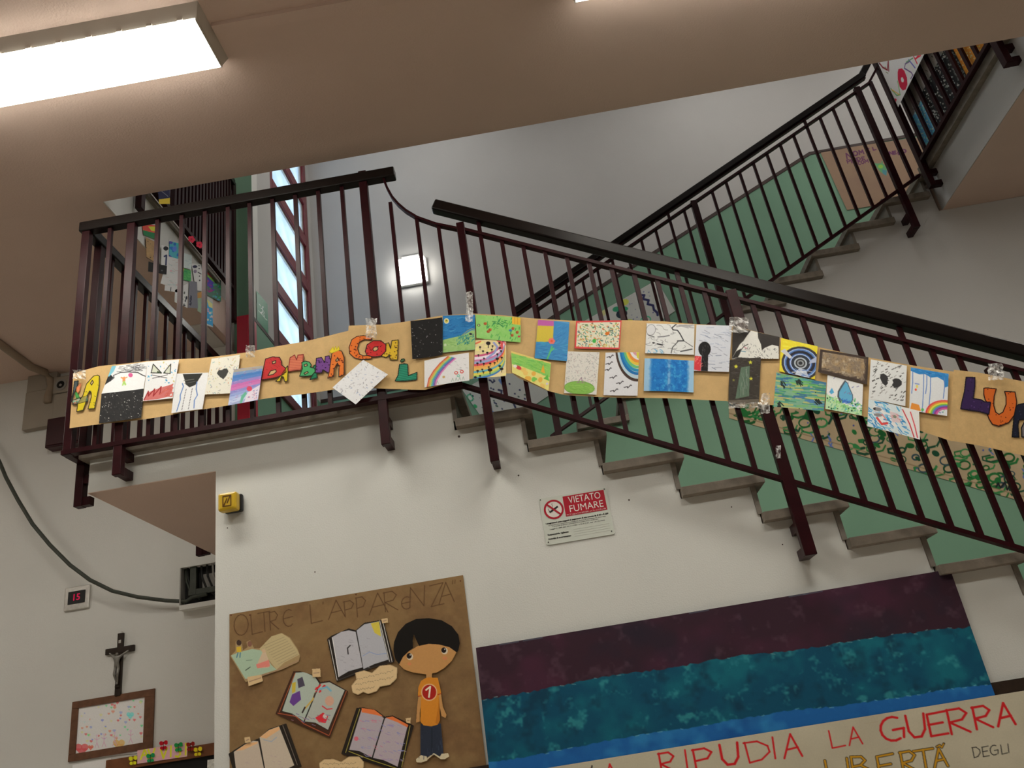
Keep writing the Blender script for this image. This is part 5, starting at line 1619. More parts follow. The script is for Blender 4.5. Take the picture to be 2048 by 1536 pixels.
def b2(c):
    pages(c, ZK((865, 525), (940, 480), (1000, 468), (1055, 480), (1110, 760), (1000, 790), (920, 835)), ZK((1058, 470), (1120, 420), (1235, 395), (1310, 700), (1200, 735), (1112, 775)), (165, 165, 172), (160, 162, 170))
    c.poly(ZK((1170, 415), (1235, 400), (1250, 520), (1200, 490)), (190, 175, 70)); c.line(ZK((1010, 590), (990, 610), (995, 655)), 2.4, (45, 42, 45)); c.line(ZK((1110, 670), (1160, 640), (1220, 660), (1290, 650)), 1.2, (120, 140, 180)); c.dash(24, [(140, 140, 150)], 6, .8, .3, .15, .6, .3, .8)
    for k in range(3): c.line(ZK((845+k*14, 545-k*8), (910+k*6, 858-k*14)), 1.1, (225, 222, 215) if k % 2 == 0 else (40, 36, 34)); c.line(ZK((1240+k*12, 395+k*4), (1315+k*10, 712+k*2)), 1.1, (215, 212, 205) if k % 2 == 0 else (40, 36, 34))
    c.line(ZK((905, 860), (1110, 780), (1330, 720)), 1.4, (60, 55, 50))


def b3(c):
    pages(c, ZK((585, 795), (660, 790), (740, 830), (775, 885), (650, 1180), (560, 1120), (480, 1100)), ZK((778, 882), (850, 870), (970, 935), (840, 1245), (740, 1190), (655, 1180)), (158, 170, 160), (160, 165, 158))
    c.poly(ZK((600, 850), (640, 830), (660, 900), (610, 920)), (70, 65, 80)); c.poly(ZK((560, 970), (620, 940), (630, 1010), (570, 1060), (540, 1030)), (95, 60, 130)); c.line(ZK((660, 1080), (720, 1010), (740, 960)), 3.2, (185, 155, 80)); c.line(ZK((640, 1110), (660, 1070)), 3, (50, 40, 40)); c.line(ZK((730, 990), (740, 960)), 3, (60, 45, 45)); c.dash(10, [(195, 45, 50)], 5, 2.6, -.6, .55, .66, .24, .34)
    c.ell(ZK((850, 1020))[0], 9, 10, (190, 150, 130)); c.line(ZK((795, 1060), (830, 1085), (870, 1080)), 2.2, (195, 50, 60)); c.poly(ZK((740, 1150), (800, 1110), (840, 1140), (820, 1190), (770, 1185)), (195, 45, 55)); c.ell(ZK((815, 1140))[0], 4, 5, (190, 180, 175)); c.poly(ZK((560, 880), (590, 870), (585, 950), (560, 960)), (185, 165, 60)); c.line(ZK((770, 930), (830, 910), (860, 940)), 4, (110, 160, 180))
    c.dash(16, [(140, 110, 120), (120, 110, 150)], 7, 1.2, .4, .2, .7, .6, .8)
    c.line(ZK((450, 1115), (590, 1140), (650, 1195), (845, 1285)), 1.6, (160, 80, 50)); c.line(ZK((460, 1105), (585, 800)), 1.2, (165, 90, 55)); c.line(ZK((980, 945), (850, 1280)), 1.2, (165, 90, 55))


def b4(c):
    pages(c, ZK((1100, 1075), (1200, 1095), (1275, 1150), (1180, 1460), (1080, 1410), (1000, 1400)), ZK((1280, 1150), (1340, 1140), (1460, 1205), (1380, 1530), (1270, 1480), (1185, 1462)), (160, 152, 160), (162, 152, 160))
    c.poly(ZK((1100, 1070), (1200, 1085), (1270, 1140), (1180, 1120), (1100, 1105)), (205, 110, 60)); c.poly(ZK((1285, 1148), (1340, 1138), (1462, 1205), (1455, 1225), (1380, 1185)), (205, 110, 60))
    for k in range(5):
        c.dash(10, [(150, 125, 160), (125, 130, 175), (190, 110, 130)], 7, 1.0, .35, .22, .55, .2+.13*k, .24+.13*k); c.dash(10, [(150, 125, 160), (125, 130, 175)], 7, 1.0, .35, .55, .85, .26+.13*k, .30+.13*k)
    c.ell(ZK((1058, 1312))[0], 4.4, 4.4, (195, 100, 115)); c.line(ZK((1000, 1410), (1170, 1475), (1370, 1540)), 1.3, (160, 150, 60)); c.line(ZK((975, 1420), (1085, 1080)), 1.2, (160, 150, 70)); c.line(ZK((1475, 1210), (1410, 1530)), 1.2, (160, 150, 70))


def b5(c):
    pages(c, ZK((105, 1415), (200, 1350), (260, 1325), (300, 1330), (360, 1620), (140, 1700)), ZK((305, 1300), (380, 1240), (460, 1210), (580, 1520), (460, 1580), (362, 1620)), (178, 165, 150), (180, 168, 152))
    c.poly(ZK((120, 1410), (210, 1350), (295, 1335), (290, 1350), (180, 1400)), (210, 165, 120)); c.poly(ZK((310, 1300), (380, 1245), (460, 1215), (465, 1240), (360, 1310)), (210, 165, 120)); c.line(ZK((340, 1320), (400, 1335), (440, 1300)), 1.4, (140, 155, 175)); c.dash(14, [(170, 150, 150)], 6, .9, .1, .2, .8, .4, .9)
    for k in range(3): c.line(ZK((475+k*13, 1205+k*2), (590+k*10, 1515)), 1.1, (120, 110, 100) if k % 2 else (30, 26, 24))


BK = (34, 28, 24)
cut('paper_book', ZK((80, 670), (120, 630), (120, 560), (145, 540), (170, 560), (180, 625), (215, 600), (205, 560), (235, 545), (265, 610), (310, 610), (400, 515), (480, 488), (545, 525), (600, 610), (622, 665), (610, 715), (480, 775), (400, 800), (200, 870)), lambda c: (b1(c), c.ell(ZK((148, 565))[0], 5.2, 6, (60, 45, 38)), c.poly(ZK((128, 600), (165, 595), (165, 640), (130, 640)), (190, 160, 50)), c.line(ZK((140, 645), (130, 680)), 2, (70, 110, 130)), c.line(ZK((158, 645), (155, 680)), 2, (70, 110, 130)), c.ell(ZK((232, 575))[0], 4.6, 6, (120, 85, 70)), c.ell(ZK((340, 630))[0], 4, 4, (185, 160, 130))), 'open green and cream paper book with little children on it', (150, 128, 92), .006, pst)
cut('paper_book', ZK((830, 540), (870, 510), (1000, 455), (1055, 470), (1120, 410), (1265, 385), (1355, 715), (1200, 760), (905, 870)), b2, 'open paper book with black cover and yellow sun', BK, .007, pst)
cut('paper_book', ZK((430, 1120), (570, 785), (620, 785), (740, 820), (780, 870), (850, 860), (995, 945), (855, 1305), (640, 1215)), b3, 'open paper book with brown cover and painted figures', (62, 38, 26), .0065, pst)
cut('paper_book', ZK((940, 1430), (1060, 1070), (1110, 1065), (1210, 1085), (1280, 1140), (1340, 1130), (1505, 1210), (1400, 1570), (1170, 1500)), b4, 'open paper book with orange page tops', BK, .006, pst)
cut('paper_book', ZK((65, 1430), (190, 1350), (300, 1310), (380, 1235), (515, 1190), (635, 1530), (480, 1600), (150, 1720)), b5, 'open paper book at the bottom edge with peach page tops', (40, 34, 28), .0062, pst)
CLD = (196, 172, 132)


def cloud(pts, lines, lab, off):
    def f(c):
        for k, (a, b) in enumerate(lines):
            n = 16
            for i in range(n):
                u = i/n; p = (a[0]+(b[0]-a[0])*u, a[1]+(b[1]-a[1])*u)
                c.line(ZK(p, (p[0]+(b[0]-a[0])/n*.6, p[1]+((i*7) % 5-2)*4)), .9, (140, 115, 90))
    cut('speech_cloud', ZK(*pts), f, lab, CLD, off, pst, ol=(165, 140, 105), ow=1.0)


cloud([(1020, 900), (1060, 850), (1050, 800), (1120, 780), (1180, 800), (1240, 745), (1320, 735), (1375, 760), (1370, 840), (1320, 890), (1240, 905), (1215, 940), (1150, 960), (1110, 945), (1070, 968), (1030, 950)], [((1060, 850), (1350, 780)), ((1050, 890), (1350, 830)), ((1060, 930), (1200, 910))], 'cream speech cloud below the book with the sun', .009)
cloud([(770, 1500), (810, 1470), (880, 1468), (940, 1490), (1000, 1450), (1080, 1450), (1115, 1490), (1110, 1560), (1000, 1620), (780, 1600)], [((800, 1505), (1060, 1500)), ((790, 1540), (1080, 1535))], 'cream speech cloud at the bottom edge of the poster', .009)
for q, off, lab in (([(1250, 380), (1300, 372), (1304, 408), (1258, 414)], .0095, 'small class label at the corner of the book with the sun'), ([(714, 768), (778, 762), (782, 830), (718, 834)], .0095, 'small class label above the brown book'), ([(210, 830), (322, 812), (334, 862), (222, 902)], .0095, 'small class label under the green book'),
                    ([(1440, 1150), (1480, 1145), (1478, 1190), (1445, 1185)], .0095, 'small class label on the orange topped book'), ([(188, 1300), (232, 1292), (240, 1335), (195, 1345)], .0095, 'small class label on the lowest book')):
    cut('class_label', ZK(*q), (lambda qq: lambda c: c.line(ZK(((qq[0][0]+qq[3][0])/2+12, (qq[0][1]+qq[3][1])/2), ((qq[1][0]+qq[2][0])/2-12, (qq[1][1]+qq[2][1])/2)), 1.6, (150, 120, 100)))(q), lab, (190, 165, 125), off, pst)


# the printed boy
SK = (172, 128, 78)


def boy(c):
    c.masking = True
    c.poly(ZK((1540, 1000), (1565, 1000), (1552, 1120), (1552, 1190), (1522, 1200), (1525, 1150), (1530, 1080)), SK)
    c.poly(ZK((1690, 980), (1715, 975), (1730, 1080), (1758, 1140), (1750, 1165), (1720, 1150), (1705, 1080)), SK)
    c.poly(ZK((1555, 1210), (1715, 1205), (1735, 1430), (1755, 1440), (1700, 1455), (1655, 1440), (1640, 1440), (1600, 1460), (1555, 1450)), (38, 44, 58))
    c.poly(ZK((1520, 1470), (1560, 1440), (1605, 1450), (1610, 1480), (1560, 1495), (1525, 1492)), (188, 178, 150)); c.poly(ZK((1705, 1455), (1720, 1430), (1770, 1425), (1780, 1450), (1745, 1470), (1712, 1470)), (188, 178, 150)); c.poly(ZK((1605, 1478), (1660, 1435), (1710, 1468), (1712, 1455), (1660, 1425), (1610, 1460)), (188, 178, 150))
    c.poly(ZK((1600, 860), (1600, 825), (1645, 820), (1645, 860)), SK)
    c.poly(ZK((1590, 860), (1620, 852), (1690, 855), (1715, 960), (1718, 980), (1700, 990), (1708, 1180), (1690, 1215), (1640, 1228), (1580, 1220), (1555, 1190), (1560, 1000), (1535, 1000), (1540, 930), (1560, 880)), (190, 122, 38))
    c.poly(ZK((1390, 750), (1420, 690), (1460, 650), (1540, 600), (1620, 585), (1700, 590), (1780, 610), (1835, 650), (1800, 720), (1740, 780), (1680, 815), (1600, 828), (1500, 815), (1430, 790)), SK)
    c.poly(ZK((1345, 640), (1350, 570), (1380, 490), (1440, 420), (1520, 380), (1620, 373), (1720, 390), (1800, 440), (1850, 510), (1862, 580), (1850, 640), (1838, 655), (1780, 612), (1700, 590), (1620, 585), (1545, 602), (1525, 560), (1505, 510), (1498, 560), (1500, 618), (1460, 650), (1420, 690), (1390, 750), (1360, 710)), (18, 15, 13))
    c.masking = False
    c.poly(ZK((1505, 515), (1528, 570), (1540, 603), (1500, 618), (1498, 560)), SK)
    for (x, y) in ((1468, 682), (1737, 636)):
        c.ell(ZK((x+6, y+6))[0], 6.4, 7.0, (195, 185, 165)); c.ell(ZK((x, y))[0], 5.0, 5.8, (28, 20, 18)); c.ell(ZK((x+8, y-8))[0], 1.2, 1.2, (200, 200, 195))
    c.ell(ZK((1745, 700))[0], 5, 4, (190, 115, 80), al=.6); c.ell(ZK((1470, 745))[0], 4, 3, (190, 115, 80), al=.6)
    c.ell(ZK((1624, 968))[0], 16.2, 17.2, (200, 160, 120)); c.ell(ZK((1624, 968))[0], 14, 15, (150, 30, 24)); c.line(ZK((1600, 950), (1632, 925), (1622, 1005)), 3.4, (215, 200, 180))
    c.line(ZK((1645, 1240), (1645, 1440)), 1.2, (24, 28, 36)); c.dash(24, [(48, 56, 74)], 9, 1.2, 1.55, .25, .75, .8, .95, jit=.1); c.line(ZK((1535, 1000), (1562, 996)), 1.6, (150, 50, 30)); c.line(ZK((1692, 986), (1718, 978)), 1.6, (150, 50, 30))
    c.poly(ZK((1700, 1000), (1712, 1180), (1690, 1215), (1672, 1200), (1690, 1100)), (165, 98, 28), al=.7)


a0, a1 = np.array(ZK((1330, 365))[0]), np.array(ZK((1870, 1500))[0])
o = art('printed_boy', [tuple(a0), (a1[0], a0[1]), tuple(a1), (a0[0], a1[1])], PW, boy, 1.7, SK, GP, .010, pst, True, seed=21)
o['label'] = 'printed boy with big head, black hair and orange shirt numbered 1'

# painted banner: purple, teal and blue bands
B1 = [(940, 1404), (967, 1400), (1090, 1378), (1159, 1364), (1241, 1348), (1336, 1337), (1418, 1322), (1500, 1308), (1563, 1304), (1660, 1290), (1730, 1276), (1813, 1268), (1882, 1259), (1938, 1254), (2010, 1244)]
B2 = [(940, 1533), (984, 1525), (1077, 1509), (1172, 1490), (1241, 1476), (1323, 1463), (1377, 1457), (1446, 1443), (1494, 1435), (1591, 1420), (1674, 1413), (1743, 1403), (1827, 1390), (1896, 1378), (1985, 1370), (2080, 1355)]


def jag(c, pts, amp):
    o_ = []
    for a, b in zip(pts, pts[1:]):
        n = max(2, int(abs(b[0]-a[0])/7))
        for i in range(n): o_.append((a[0]+(b[0]-a[0])*i/n, a[1]+(b[1]-a[1])*i/n+c.r.uniform(-amp, amp)))
    return o_+[pts[-1]]


def p_bands(c):
    purple = (52, 32, 44); c.a[:] = purple
    c.mix(np.clip((c.fbm(9)-.45)*2.4, 0, .8), (36, 33, 46)); c.mix(np.clip((c.fbm(8)-.55)*3, 0, .7), (72, 36, 56)); c.mix(np.clip((c.fbm(30)-.62)*3, 0, .5), (84, 62, 76))
    pre = c.a.copy(); m0 = np.zeros_like(c.a)
    c.a = m0.copy(); j1 = jag(c, B1, 2.2); c.poly(j1+[(2200, 1700), (800, 1700)], (1, 1, 1)); m1 = c.a[..., :1].copy()
    c.a = m0.copy(); j2 = jag(c, B2, 1.8); c.poly(j2+[(2200, 1700), (800, 1700)], (1, 1, 1)); m2 = c.a[..., :1].copy()
    t = np.ones_like(pre)*np.array((12, 72, 98)); c.a = t; c.mix(np.clip((c.fbm(13)-.42)*2.6, 0, .9), (18, 100, 116)); c.mix(np.clip((c.fbm(24)-.55)*3, 0, .7), (13, 50, 72)); c.mix(np.clip((c.fbm(40)-.62)*4, 0, .8), (48, 132, 140)); teal = c.a
    c.a = np.ones_like(pre)*np.array((28, 92, 158)); c.mix(np.clip((c.fbm(16)-.5)*3, 0, .8), (45, 125, 180)); c.mix(np.clip((c.fbm(12)-.55)*3, 0, .7), (22, 70, 135)); blue = c.a
    c.a = pre*(1-m1)+teal*m1; c.a = c.a*(1-m2)+blue*m2
    r = c.r
    for p in j1[::3]:
        if r.random() < .4: c.line([p, (p[0]+r.uniform(3, 9), p[1]+r.uniform(-2, 1))], 1.3, (120, 165, 165), .8)
    for p in j2[::3]:
        if r.random() < .45: c.line([p, (p[0]+r.uniform(3, 9), p[1]+r.uniform(-2, 1))], 1.4, (110, 170, 190), .8)
    for u in (.05, .10, .45, .66, .69): c.uline([(u, .004), (u+.04, .004)], 2, (90, 110, 125), .7)


a0 = P(951, 1291, 'Y', 0); a1 = P(1902, 1143, 'Y', 0); a2 = P(1990, 1390, 'Y', 0)
ztop = (a0[2]+a1[2])/2
pb_q = [px((a0[0], 0, ztop)), px((a1[0], 0, ztop)), px((a1[0]+(a2[0]-a1[0])*1.5, 0, ztop-(ztop-a2[2])*1.5)), px((a0[0]-.01, 0, ztop-(ztop-a2[2])*1.5))]
o = art('painted_banner', pb_q, PW, p_bands, .75, (52, 32, 44), 1.25, .021, None, seed=31)
tag(o, 'large paper painted in purple, teal and blue bands on the white wall', 'poster')

# lettered banner below it
RED = (176, 26, 32)
ZR = zm(1080, 1440, .2734)
ZQ = zm(1480, 1140, .2773)


def p_words(c):
    c.mix(np.clip((c.fbm(6)-.4)*1.6, 0, .6), (152, 146, 128)); c.mix(np.clip((c.fbm(10)-.55)*2, 0, .5), (176, 171, 152))
    for _ in range(7):
        p = c.uv(c.r.random(), c.r.random()*.5); c.line([p, (p[0]+c.r.uniform(-50, 50), p[1]+c.r.uniform(-25, 25))], 1.6, (150, 140, 118), .4)

    def g(ch, Z, x0_, y0_, w_, h_, wd, col, sk=.16):
        p = Z((x0_, y0_))[0]; q = Z((x0_+w_, y0_-w_*.13))[0]; d = Z((x0_+h_*sk, y0_+h_))[0]
        glyph(c, ch, p, (q[0]-p[0], q[1]-p[1]), (d[0]-p[0], d[1]-p[1]), wd, col)
    for ch, x, y, w_, h_, wd in (('R', 868, 245, 115, 150, 4.2), ('I', 1020, 225, 80, 150, 3.8), ('P', 1118, 218, 138, 150, 4.4), ('U', 1312, 182, 130, 150, 5.4), ('D', 1496, 165, 180, 150, 3.8), ('I', 1655, 132, 90, 155, 3.8), ('A', 1765, 112, 130, 168, 4.2)): g(ch, ZR, x, y, w_, h_, wd, RED, .14)
    for ch, x, y, w_, h_, wd in (('L', 640, 1160, 100, 125, 3.2), ('A', 768, 1140, 95, 125, 3.2), ('G', 1000, 1072, 175, 170, 5.2), ('U', 1192, 1052, 130, 160, 5.2), ('E', 1345, 1035, 130, 165, 5.0), ('R', 1490, 1010, 150, 175, 5.0), ('R', 1675, 990, 130, 160, 5.0), ('A', 1835, 968, 125, 160, 5.2)): g(ch, ZQ, x, y, w_, h_, wd, RED, .17)
    for ch, x, y, w_, h_ in (("A", 1160, 335, 0, 0),): pass
    g('A', ZR, 455, 330, 110, 150, 3.4, RED, .14); g('I', ZR, 340, 360, 60, 150, 3.4, RED, .14); g("'", ZR, 360, 338, 40, 60, 3, (40, 36, 34))
    g('L', ZR, 60, 400, 90, 150, 3.6, RED, .14)
    OC = (172, 128, 30); BKC = (40, 34, 28)
    for ch, x, y, w_, h_ in (('L', 612, 1375, 110, 150), ('I', 740, 1362, 60, 150), ('B', 800, 1348, 120, 150), ('E', 985, 1340, 115, 150), ('R', 1155, 1315, 110, 150), ('T', 1250, 1305, 140, 150), ('A', 1385, 1295, 95, 130)):
        g(ch, ZQ, x, y, w_, h_, 6.6, BKC, .15)
    for ch, x, y, w_, h_ in (('L', 612, 1375, 110, 150), ('I', 740, 1362, 60, 150), ('B', 800, 1348, 120, 150), ('E', 985, 1340, 115, 150), ('R', 1155, 1315, 110, 150), ('T', 1250, 1305, 140, 150), ('A', 1385, 1295, 95, 130)):
        g(ch, ZQ, x, y, w_, h_, 4.0, OC, .15)
    c.line(ZQ((1418, 1275), (1440, 1262), (1455, 1280), (1470, 1252)), 5, BKC); c.line(ZQ((1420, 1275), (1440, 1264), (1455, 1279), (1468, 1255)), 2.8, OC)
    for ch, x, y, w_, h_ in (('D', 1675, 1280, 55, 75), ('E', 1745, 1275, 45, 72), ('G', 1800, 1268, 60, 70), ('L', 1880, 1262, 42, 66), ('I', 1920, 1256, 24, 62)): g(ch, ZQ, x, y, w_, h_, 1.8, (42, 40, 38), .12)


t0 = P(1090, 1533, 'Y', 0); t1 = P(2048, 1385, 'Y', 0); zt2 = (t0[2]+t1[2])/2
o = art('lettered_banner', rect(-.35, 2.35, zt2-.55, zt2, 0), PW, p_words, .85, (166, 161, 142), GP, .0245, None, seed=41)
tag(o, 'pale paper banner lettered RIPUDIA LA GUERRA in red and LIBERTÀ in yellow', 'banner')

# ================================================================== papers farther back
def p_squig(c):
    c.grain(8, .05)
    Z = zm(1160, 560, .1172)
    c.line(Z((1030, 130), (1080, 130), (1075, 200), (1170, 220), (1160, 280), (1240, 310), (1235, 370), (1310, 400), (1330, 470), (1380, 520), (1390, 560)), 5, (38, 40, 75)); c.dots(30, [(80, 85, 120)], .6, 1.2, .75, .98, .1, .8)
    c.ell(Z((878, 485))[0], 9.5, 8.5, (28, 40, 50)); c.ell(Z((790, 400))[0], 6, 5, (45, 125, 90)); c.ell(Z((900, 410))[0], 7.5, 5, (50, 130, 95)); c.ell(Z((905, 300))[0], 7, 6, (165, 170, 75)); c.ell(Z((980, 630))[0], 10, 6, (150, 165, 70)); c.ell(Z((1230, 620))[0], 8, 7, (165, 165, 160), 0, (60, 150, 110), 2.4)
    c.line(Z((300, 560), (430, 670)), 5, (70, 90, 160)); c.ell(Z((260, 650))[0], 6, 5, (175, 170, 80)); c.ell(Z((600, 440))[0], 5, 7, (175, 172, 90), al=.6); c.ell(Z((780, 640))[0], 6, 6, (175, 165, 80), al=.7)
    Y = Z4
    c.line(Y((585, 1080), (620, 1085), (610, 1130), (670, 1150), (680, 1190), (740, 1195), (760, 1250)), 3.6, (42, 46, 70)); c.line(Y((390, 1110), (395, 1160), (440, 1180), (405, 1230), (460, 1260), (465, 1330), (520, 1345)), 3.6, (70, 95, 160))
    c.ell(Y((215, 1205))[0], 7, 7, (168, 172, 165), 0, (70, 150, 115), 2.2); c.ell(Y((265, 1295))[0], 5, 4.4, (50, 140, 90)); c.line(Y((500, 980), (520, 1005), (550, 985)), 2.6, (42, 46, 70)); c.line(Y((615, 970), (660, 1030)), 6, (80, 105, 150))
    for _ in range(60):
        p = (c.r.uniform(935, 1085), c.r.uniform(750, 835)); c.ell(p, 2.2, 1.9, c.r.choice([(35, 38, 70), (60, 65, 90), (60, 80, 75)]))
    c.dots(16, [(45, 50, 60), (60, 130, 90), (150, 160, 80)], .9, 1.8, 0, .06, .2, 1)


sq = art('paper_strip', [(925, 780), (1313, 560), (1350, 622), (985, 866)], ('Y', YR-.004), p_squig, 1.1, (158, 160, 156), 1.9, .005, None, seed=51)
tag(sq, 'white painted paper strip with wavy blue lines, on the green dado behind the upper flight', 'poster')


def p_green(c):
    c.grain(10, .08); r = c.r; GR = [(20, 75, 35), (28, 92, 45), (40, 110, 60), (18, 60, 40)]
    for _ in range(54):
        x, y = c.uv(r.random(), r.uniform(.4, .97)); col = r.choice(GR); k = r.uniform(8, 20)
        c.line([(x+k*math.cos(t*.9)*(1+.1*t), y+k*.6*math.sin(t*.9)+t*2) for t in range(6)], r.uniform(2.6, 5), col)
    for _ in range(52):
        p = c.uv(r.random(), r.uniform(.4, .94)); k = r.uniform(5, 13); c.ell(p, k, k*.75, (150, 134, 108), 0, r.choice(GR+[(40, 62, 70)]), r.uniform(2, 4))
    for _ in range(46):
        p = c.uv(r.random(), r.uniform(.4, .96)); c.ell(p, r.uniform(4, 10), r.uniform(3, 7), r.choice(GR), r.random())
    for _ in range(16):
        x, y = c.uv(r.random(), r.uniform(.2, .9)); c.line([(x, y), (x+6, y+8), (x+2, y+16), (x+10, y+24)], 3, (75, 95, 150))
    c.dots(90, [(40, 90, 55), (60, 70, 130), (25, 60, 40), (120, 140, 100)], 1.0, 2.4); ZH = zm(1440, 600, .2969)
    c.line(ZH((1860, 1260), (1875, 1235), (1890, 1265), (1920, 1230), (1935, 1280), (1965, 1230)), 3, (24, 26, 30)); c.line([c.uv(0, .93), c.uv(1, .93)], 2, (120, 104, 80))


pg = art('paper_strip', [(1455, 700), (2130, 880), (2140, 1030), (1458, 836)], ('Y', YS-.004), p_green, 1.0, (150, 134, 108), 1.7, .004, None, seed=61)
tag(pg, 'long brown paper strip painted with green circles and leaves behind the lower railing', 'poster')


def p_nomore(c):
    c.mix(np.clip((c.fbm(4)-.4)*1.5, 0, .5), (118, 98, 88)); Z = zm(1630, 280, .1074); PU = (88, 52, 82)
    for ch, x, y, w_, h_ in (('N', 590, 270, 90, 110), ('O', 720, 235, 80, 90), ('M', 830, 215, 80, 80), ('E', 960, 180, 60, 70), ('L', 1090, 150, 50, 60), ('P', 615, 410, 60, 70), ('E', 690, 400, 60, 70), ('R', 760, 385, 50, 65), ('D', 805, 365, 60, 65), ('E', 890, 350, 50, 60), ('C', 820, 450, 50, 60), ('O', 880, 430, 50, 60), ('M', 950, 415, 60, 60), ('N', 1400, 255, 60, 60), ('E', 1470, 245, 50, 60), ('L', 1560, 260, 50, 50), ('O', 1640, 215, 60, 60)):
        p = Z((x, y))[0]; glyph(c, ch, p, (w_*.107, -w_*.02), (h_*.03, h_*.107), 1.7 if y > 300 else 2.4, PU)
    c.dots(9, [(70, 140, 100), (200, 110, 100)], 1, 2.4, .45, .62, .3, .45)
    c.poly(Z((1150, 490), (1300, 480), (1370, 600), (1360, 720), (1240, 640), (1180, 560)), (85, 140, 100)); c.poly(Z((1280, 600), (1370, 620), (1355, 720), (1290, 680)), (70, 120, 130)); c.ell(Z((1250, 545))[0], 5, 4, (120, 165, 70))


o = art('poster', [(1640, 303), (1846, 273), (1868, 392), (1694, 420)], ('Y', YR-.004), p_nomore, 1.2, (128, 108, 90), 1.75, .006, None, seed=71)
tag(o, 'brown paper poster with purple handwriting at the top of the upper flight', 'poster')

# upper floor, right: lettered white sheet and papers behind the bars
def p_nostra(c):
    Z = zm(1700, 60, .17)
    c.line(Z((350, 395), (385, 440), (440, 470), (450, 350), (455, 480)), 3, (120, 40, 50)); c.line(Z((345, 400), (330, 350)), 2.4, (70, 60, 70)); c.dash(8, [(120, 120, 90)], 4, 1.2, .4, .0, .3, .3, .5)
    c.poly(Z((570, 460), (610, 450), (640, 480), (670, 560), (676, 640), (655, 700), (620, 712), (585, 670), (562, 580), (560, 500)), (170, 30, 60)); c.poly(Z((600, 560), (620, 555), (635, 590), (628, 615), (610, 615), (600, 590)), (205, 210, 205))
    c.line(Z((700, 370), (650, 400), (640, 450), (720, 500), (740, 530), (715, 572)), 2.2, (95, 75, 120)); c.line(Z((690, 350), (730, 400), (765, 445)), 2.4, (90, 90, 160)); c.line(Z((660, 380), (740, 330)), 2, (90, 130, 100)); c.line(Z((740, 290), (790, 395)), 2.4, (190, 40, 60)); c.line(Z((740, 290), (820, 280), (770, 340), (830, 300)), 2.4, (190, 40, 60))
    c.line(Z((480, 690), (550, 770), (590, 760), (560, 600)), 2.6, (110, 150, 100)); c.line(Z((490, 700), (580, 760)), 1.6, (220, 150, 60)); c.poly(Z((520, 800), (550, 815), (540, 850)), (190, 30, 60))


qa = P(1796, 214, 'X', 3.03); qb = P(1850, 107, 'X', 3.03)
yl, yr_, zb2 = qa[1], qb[1]-.25, (qa[2]+qb[2])/2
o = art('lettered_sheet', [px((3.03, yl, 6.02)), px((3.03, yr_, 6.02)), px((3.03, yr_, zb2)), px((3.03, yl, zb2))], ('X', 3.04), p_nostra, 1.2, (200, 206, 202), 1.9, .004, None, seed=81)
tag(o, 'white sheet with coloured letters NOSTR hung on the upper right railing', 'sign')


def p_mott(base, cols, top=None, vt=.4):
    def f(c):
        c.dots(240, cols, .8, 2.0, 0, 1, vt, 1)
        if top: c.upoly([(0, 0), (1, 0), (1, vt), (0, vt)], top)
        c.dash(14, [base], 4, 1.2, .6, 0, 1, 0, vt)
    return f


BW_ = [(150, 155, 150), (120, 130, 125), (200, 205, 200), (30, 32, 34)]
BL_ = [(70, 140, 200), (60, 120, 185), (110, 170, 215), (150, 180, 200)]
OR_ = [(235, 180, 80), (225, 150, 60), (240, 205, 130), (220, 190, 150)]
for k, (b0, b1_, base, pf, lab) in enumerate(((( 1848, 305), (1878, 262), (70, 120, 170), p_mott((60, 60, 62), BL_, (96, 92, 90), .45), 'blue and grey painted sheet behind the upper right railing, nearest the stair top'),
                                              ((1878, 262), (1926, 182), (36, 38, 40), p_mott((60, 62, 60), BW_, (150, 150, 150), .4), 'black and white speckled sheet behind the upper right railing'),
                                              ((1926, 182), (1938, 160), (22, 23, 24), p_mott((20, 20, 20), [(90, 95, 92), (40, 42, 42)]), 'dark speckled sheet behind the upper right railing'),
                                              ((1938, 160), (1985, 82), (150, 100, 40), p_mott((150, 140, 130), [(165, 115, 45), (150, 90, 35), (170, 140, 80), (160, 145, 115)], (130, 130, 140), .2), 'orange painted sheet behind the upper right railing'))):
    XQ = 3.115
    A, B = P(*b0, 'X', XQ), P(*b1_, 'X', XQ)
    z0, z1 = 4.99, 5.58
    o = art('painted_sheet', [px((XQ, A[1], z1)), px((XQ, B[1], z1)), px((XQ, B[1], z0)), px((XQ, A[1], z0))], ('X', XQ), pf, 1.1, base, 3.0, .0, None, seed=90+k)
    tag(o, lab, 'drawing')
# dark backing cloth behind those bars, above the sheets
o = art('dark_sheet', [px((3.13, 1.42, 5.9)), px((3.13, .62, 5.9)), px((3.13, .62, 5.0)), px((3.13, 1.42, 5.0))], ('X', 3.13), lambda c: c.grain(6, .2), .6, (24, 24, 26), 1.2, 0, None, seed=99)
tag(o, 'dark backing sheet hung along the upper right railing', 'cloth')

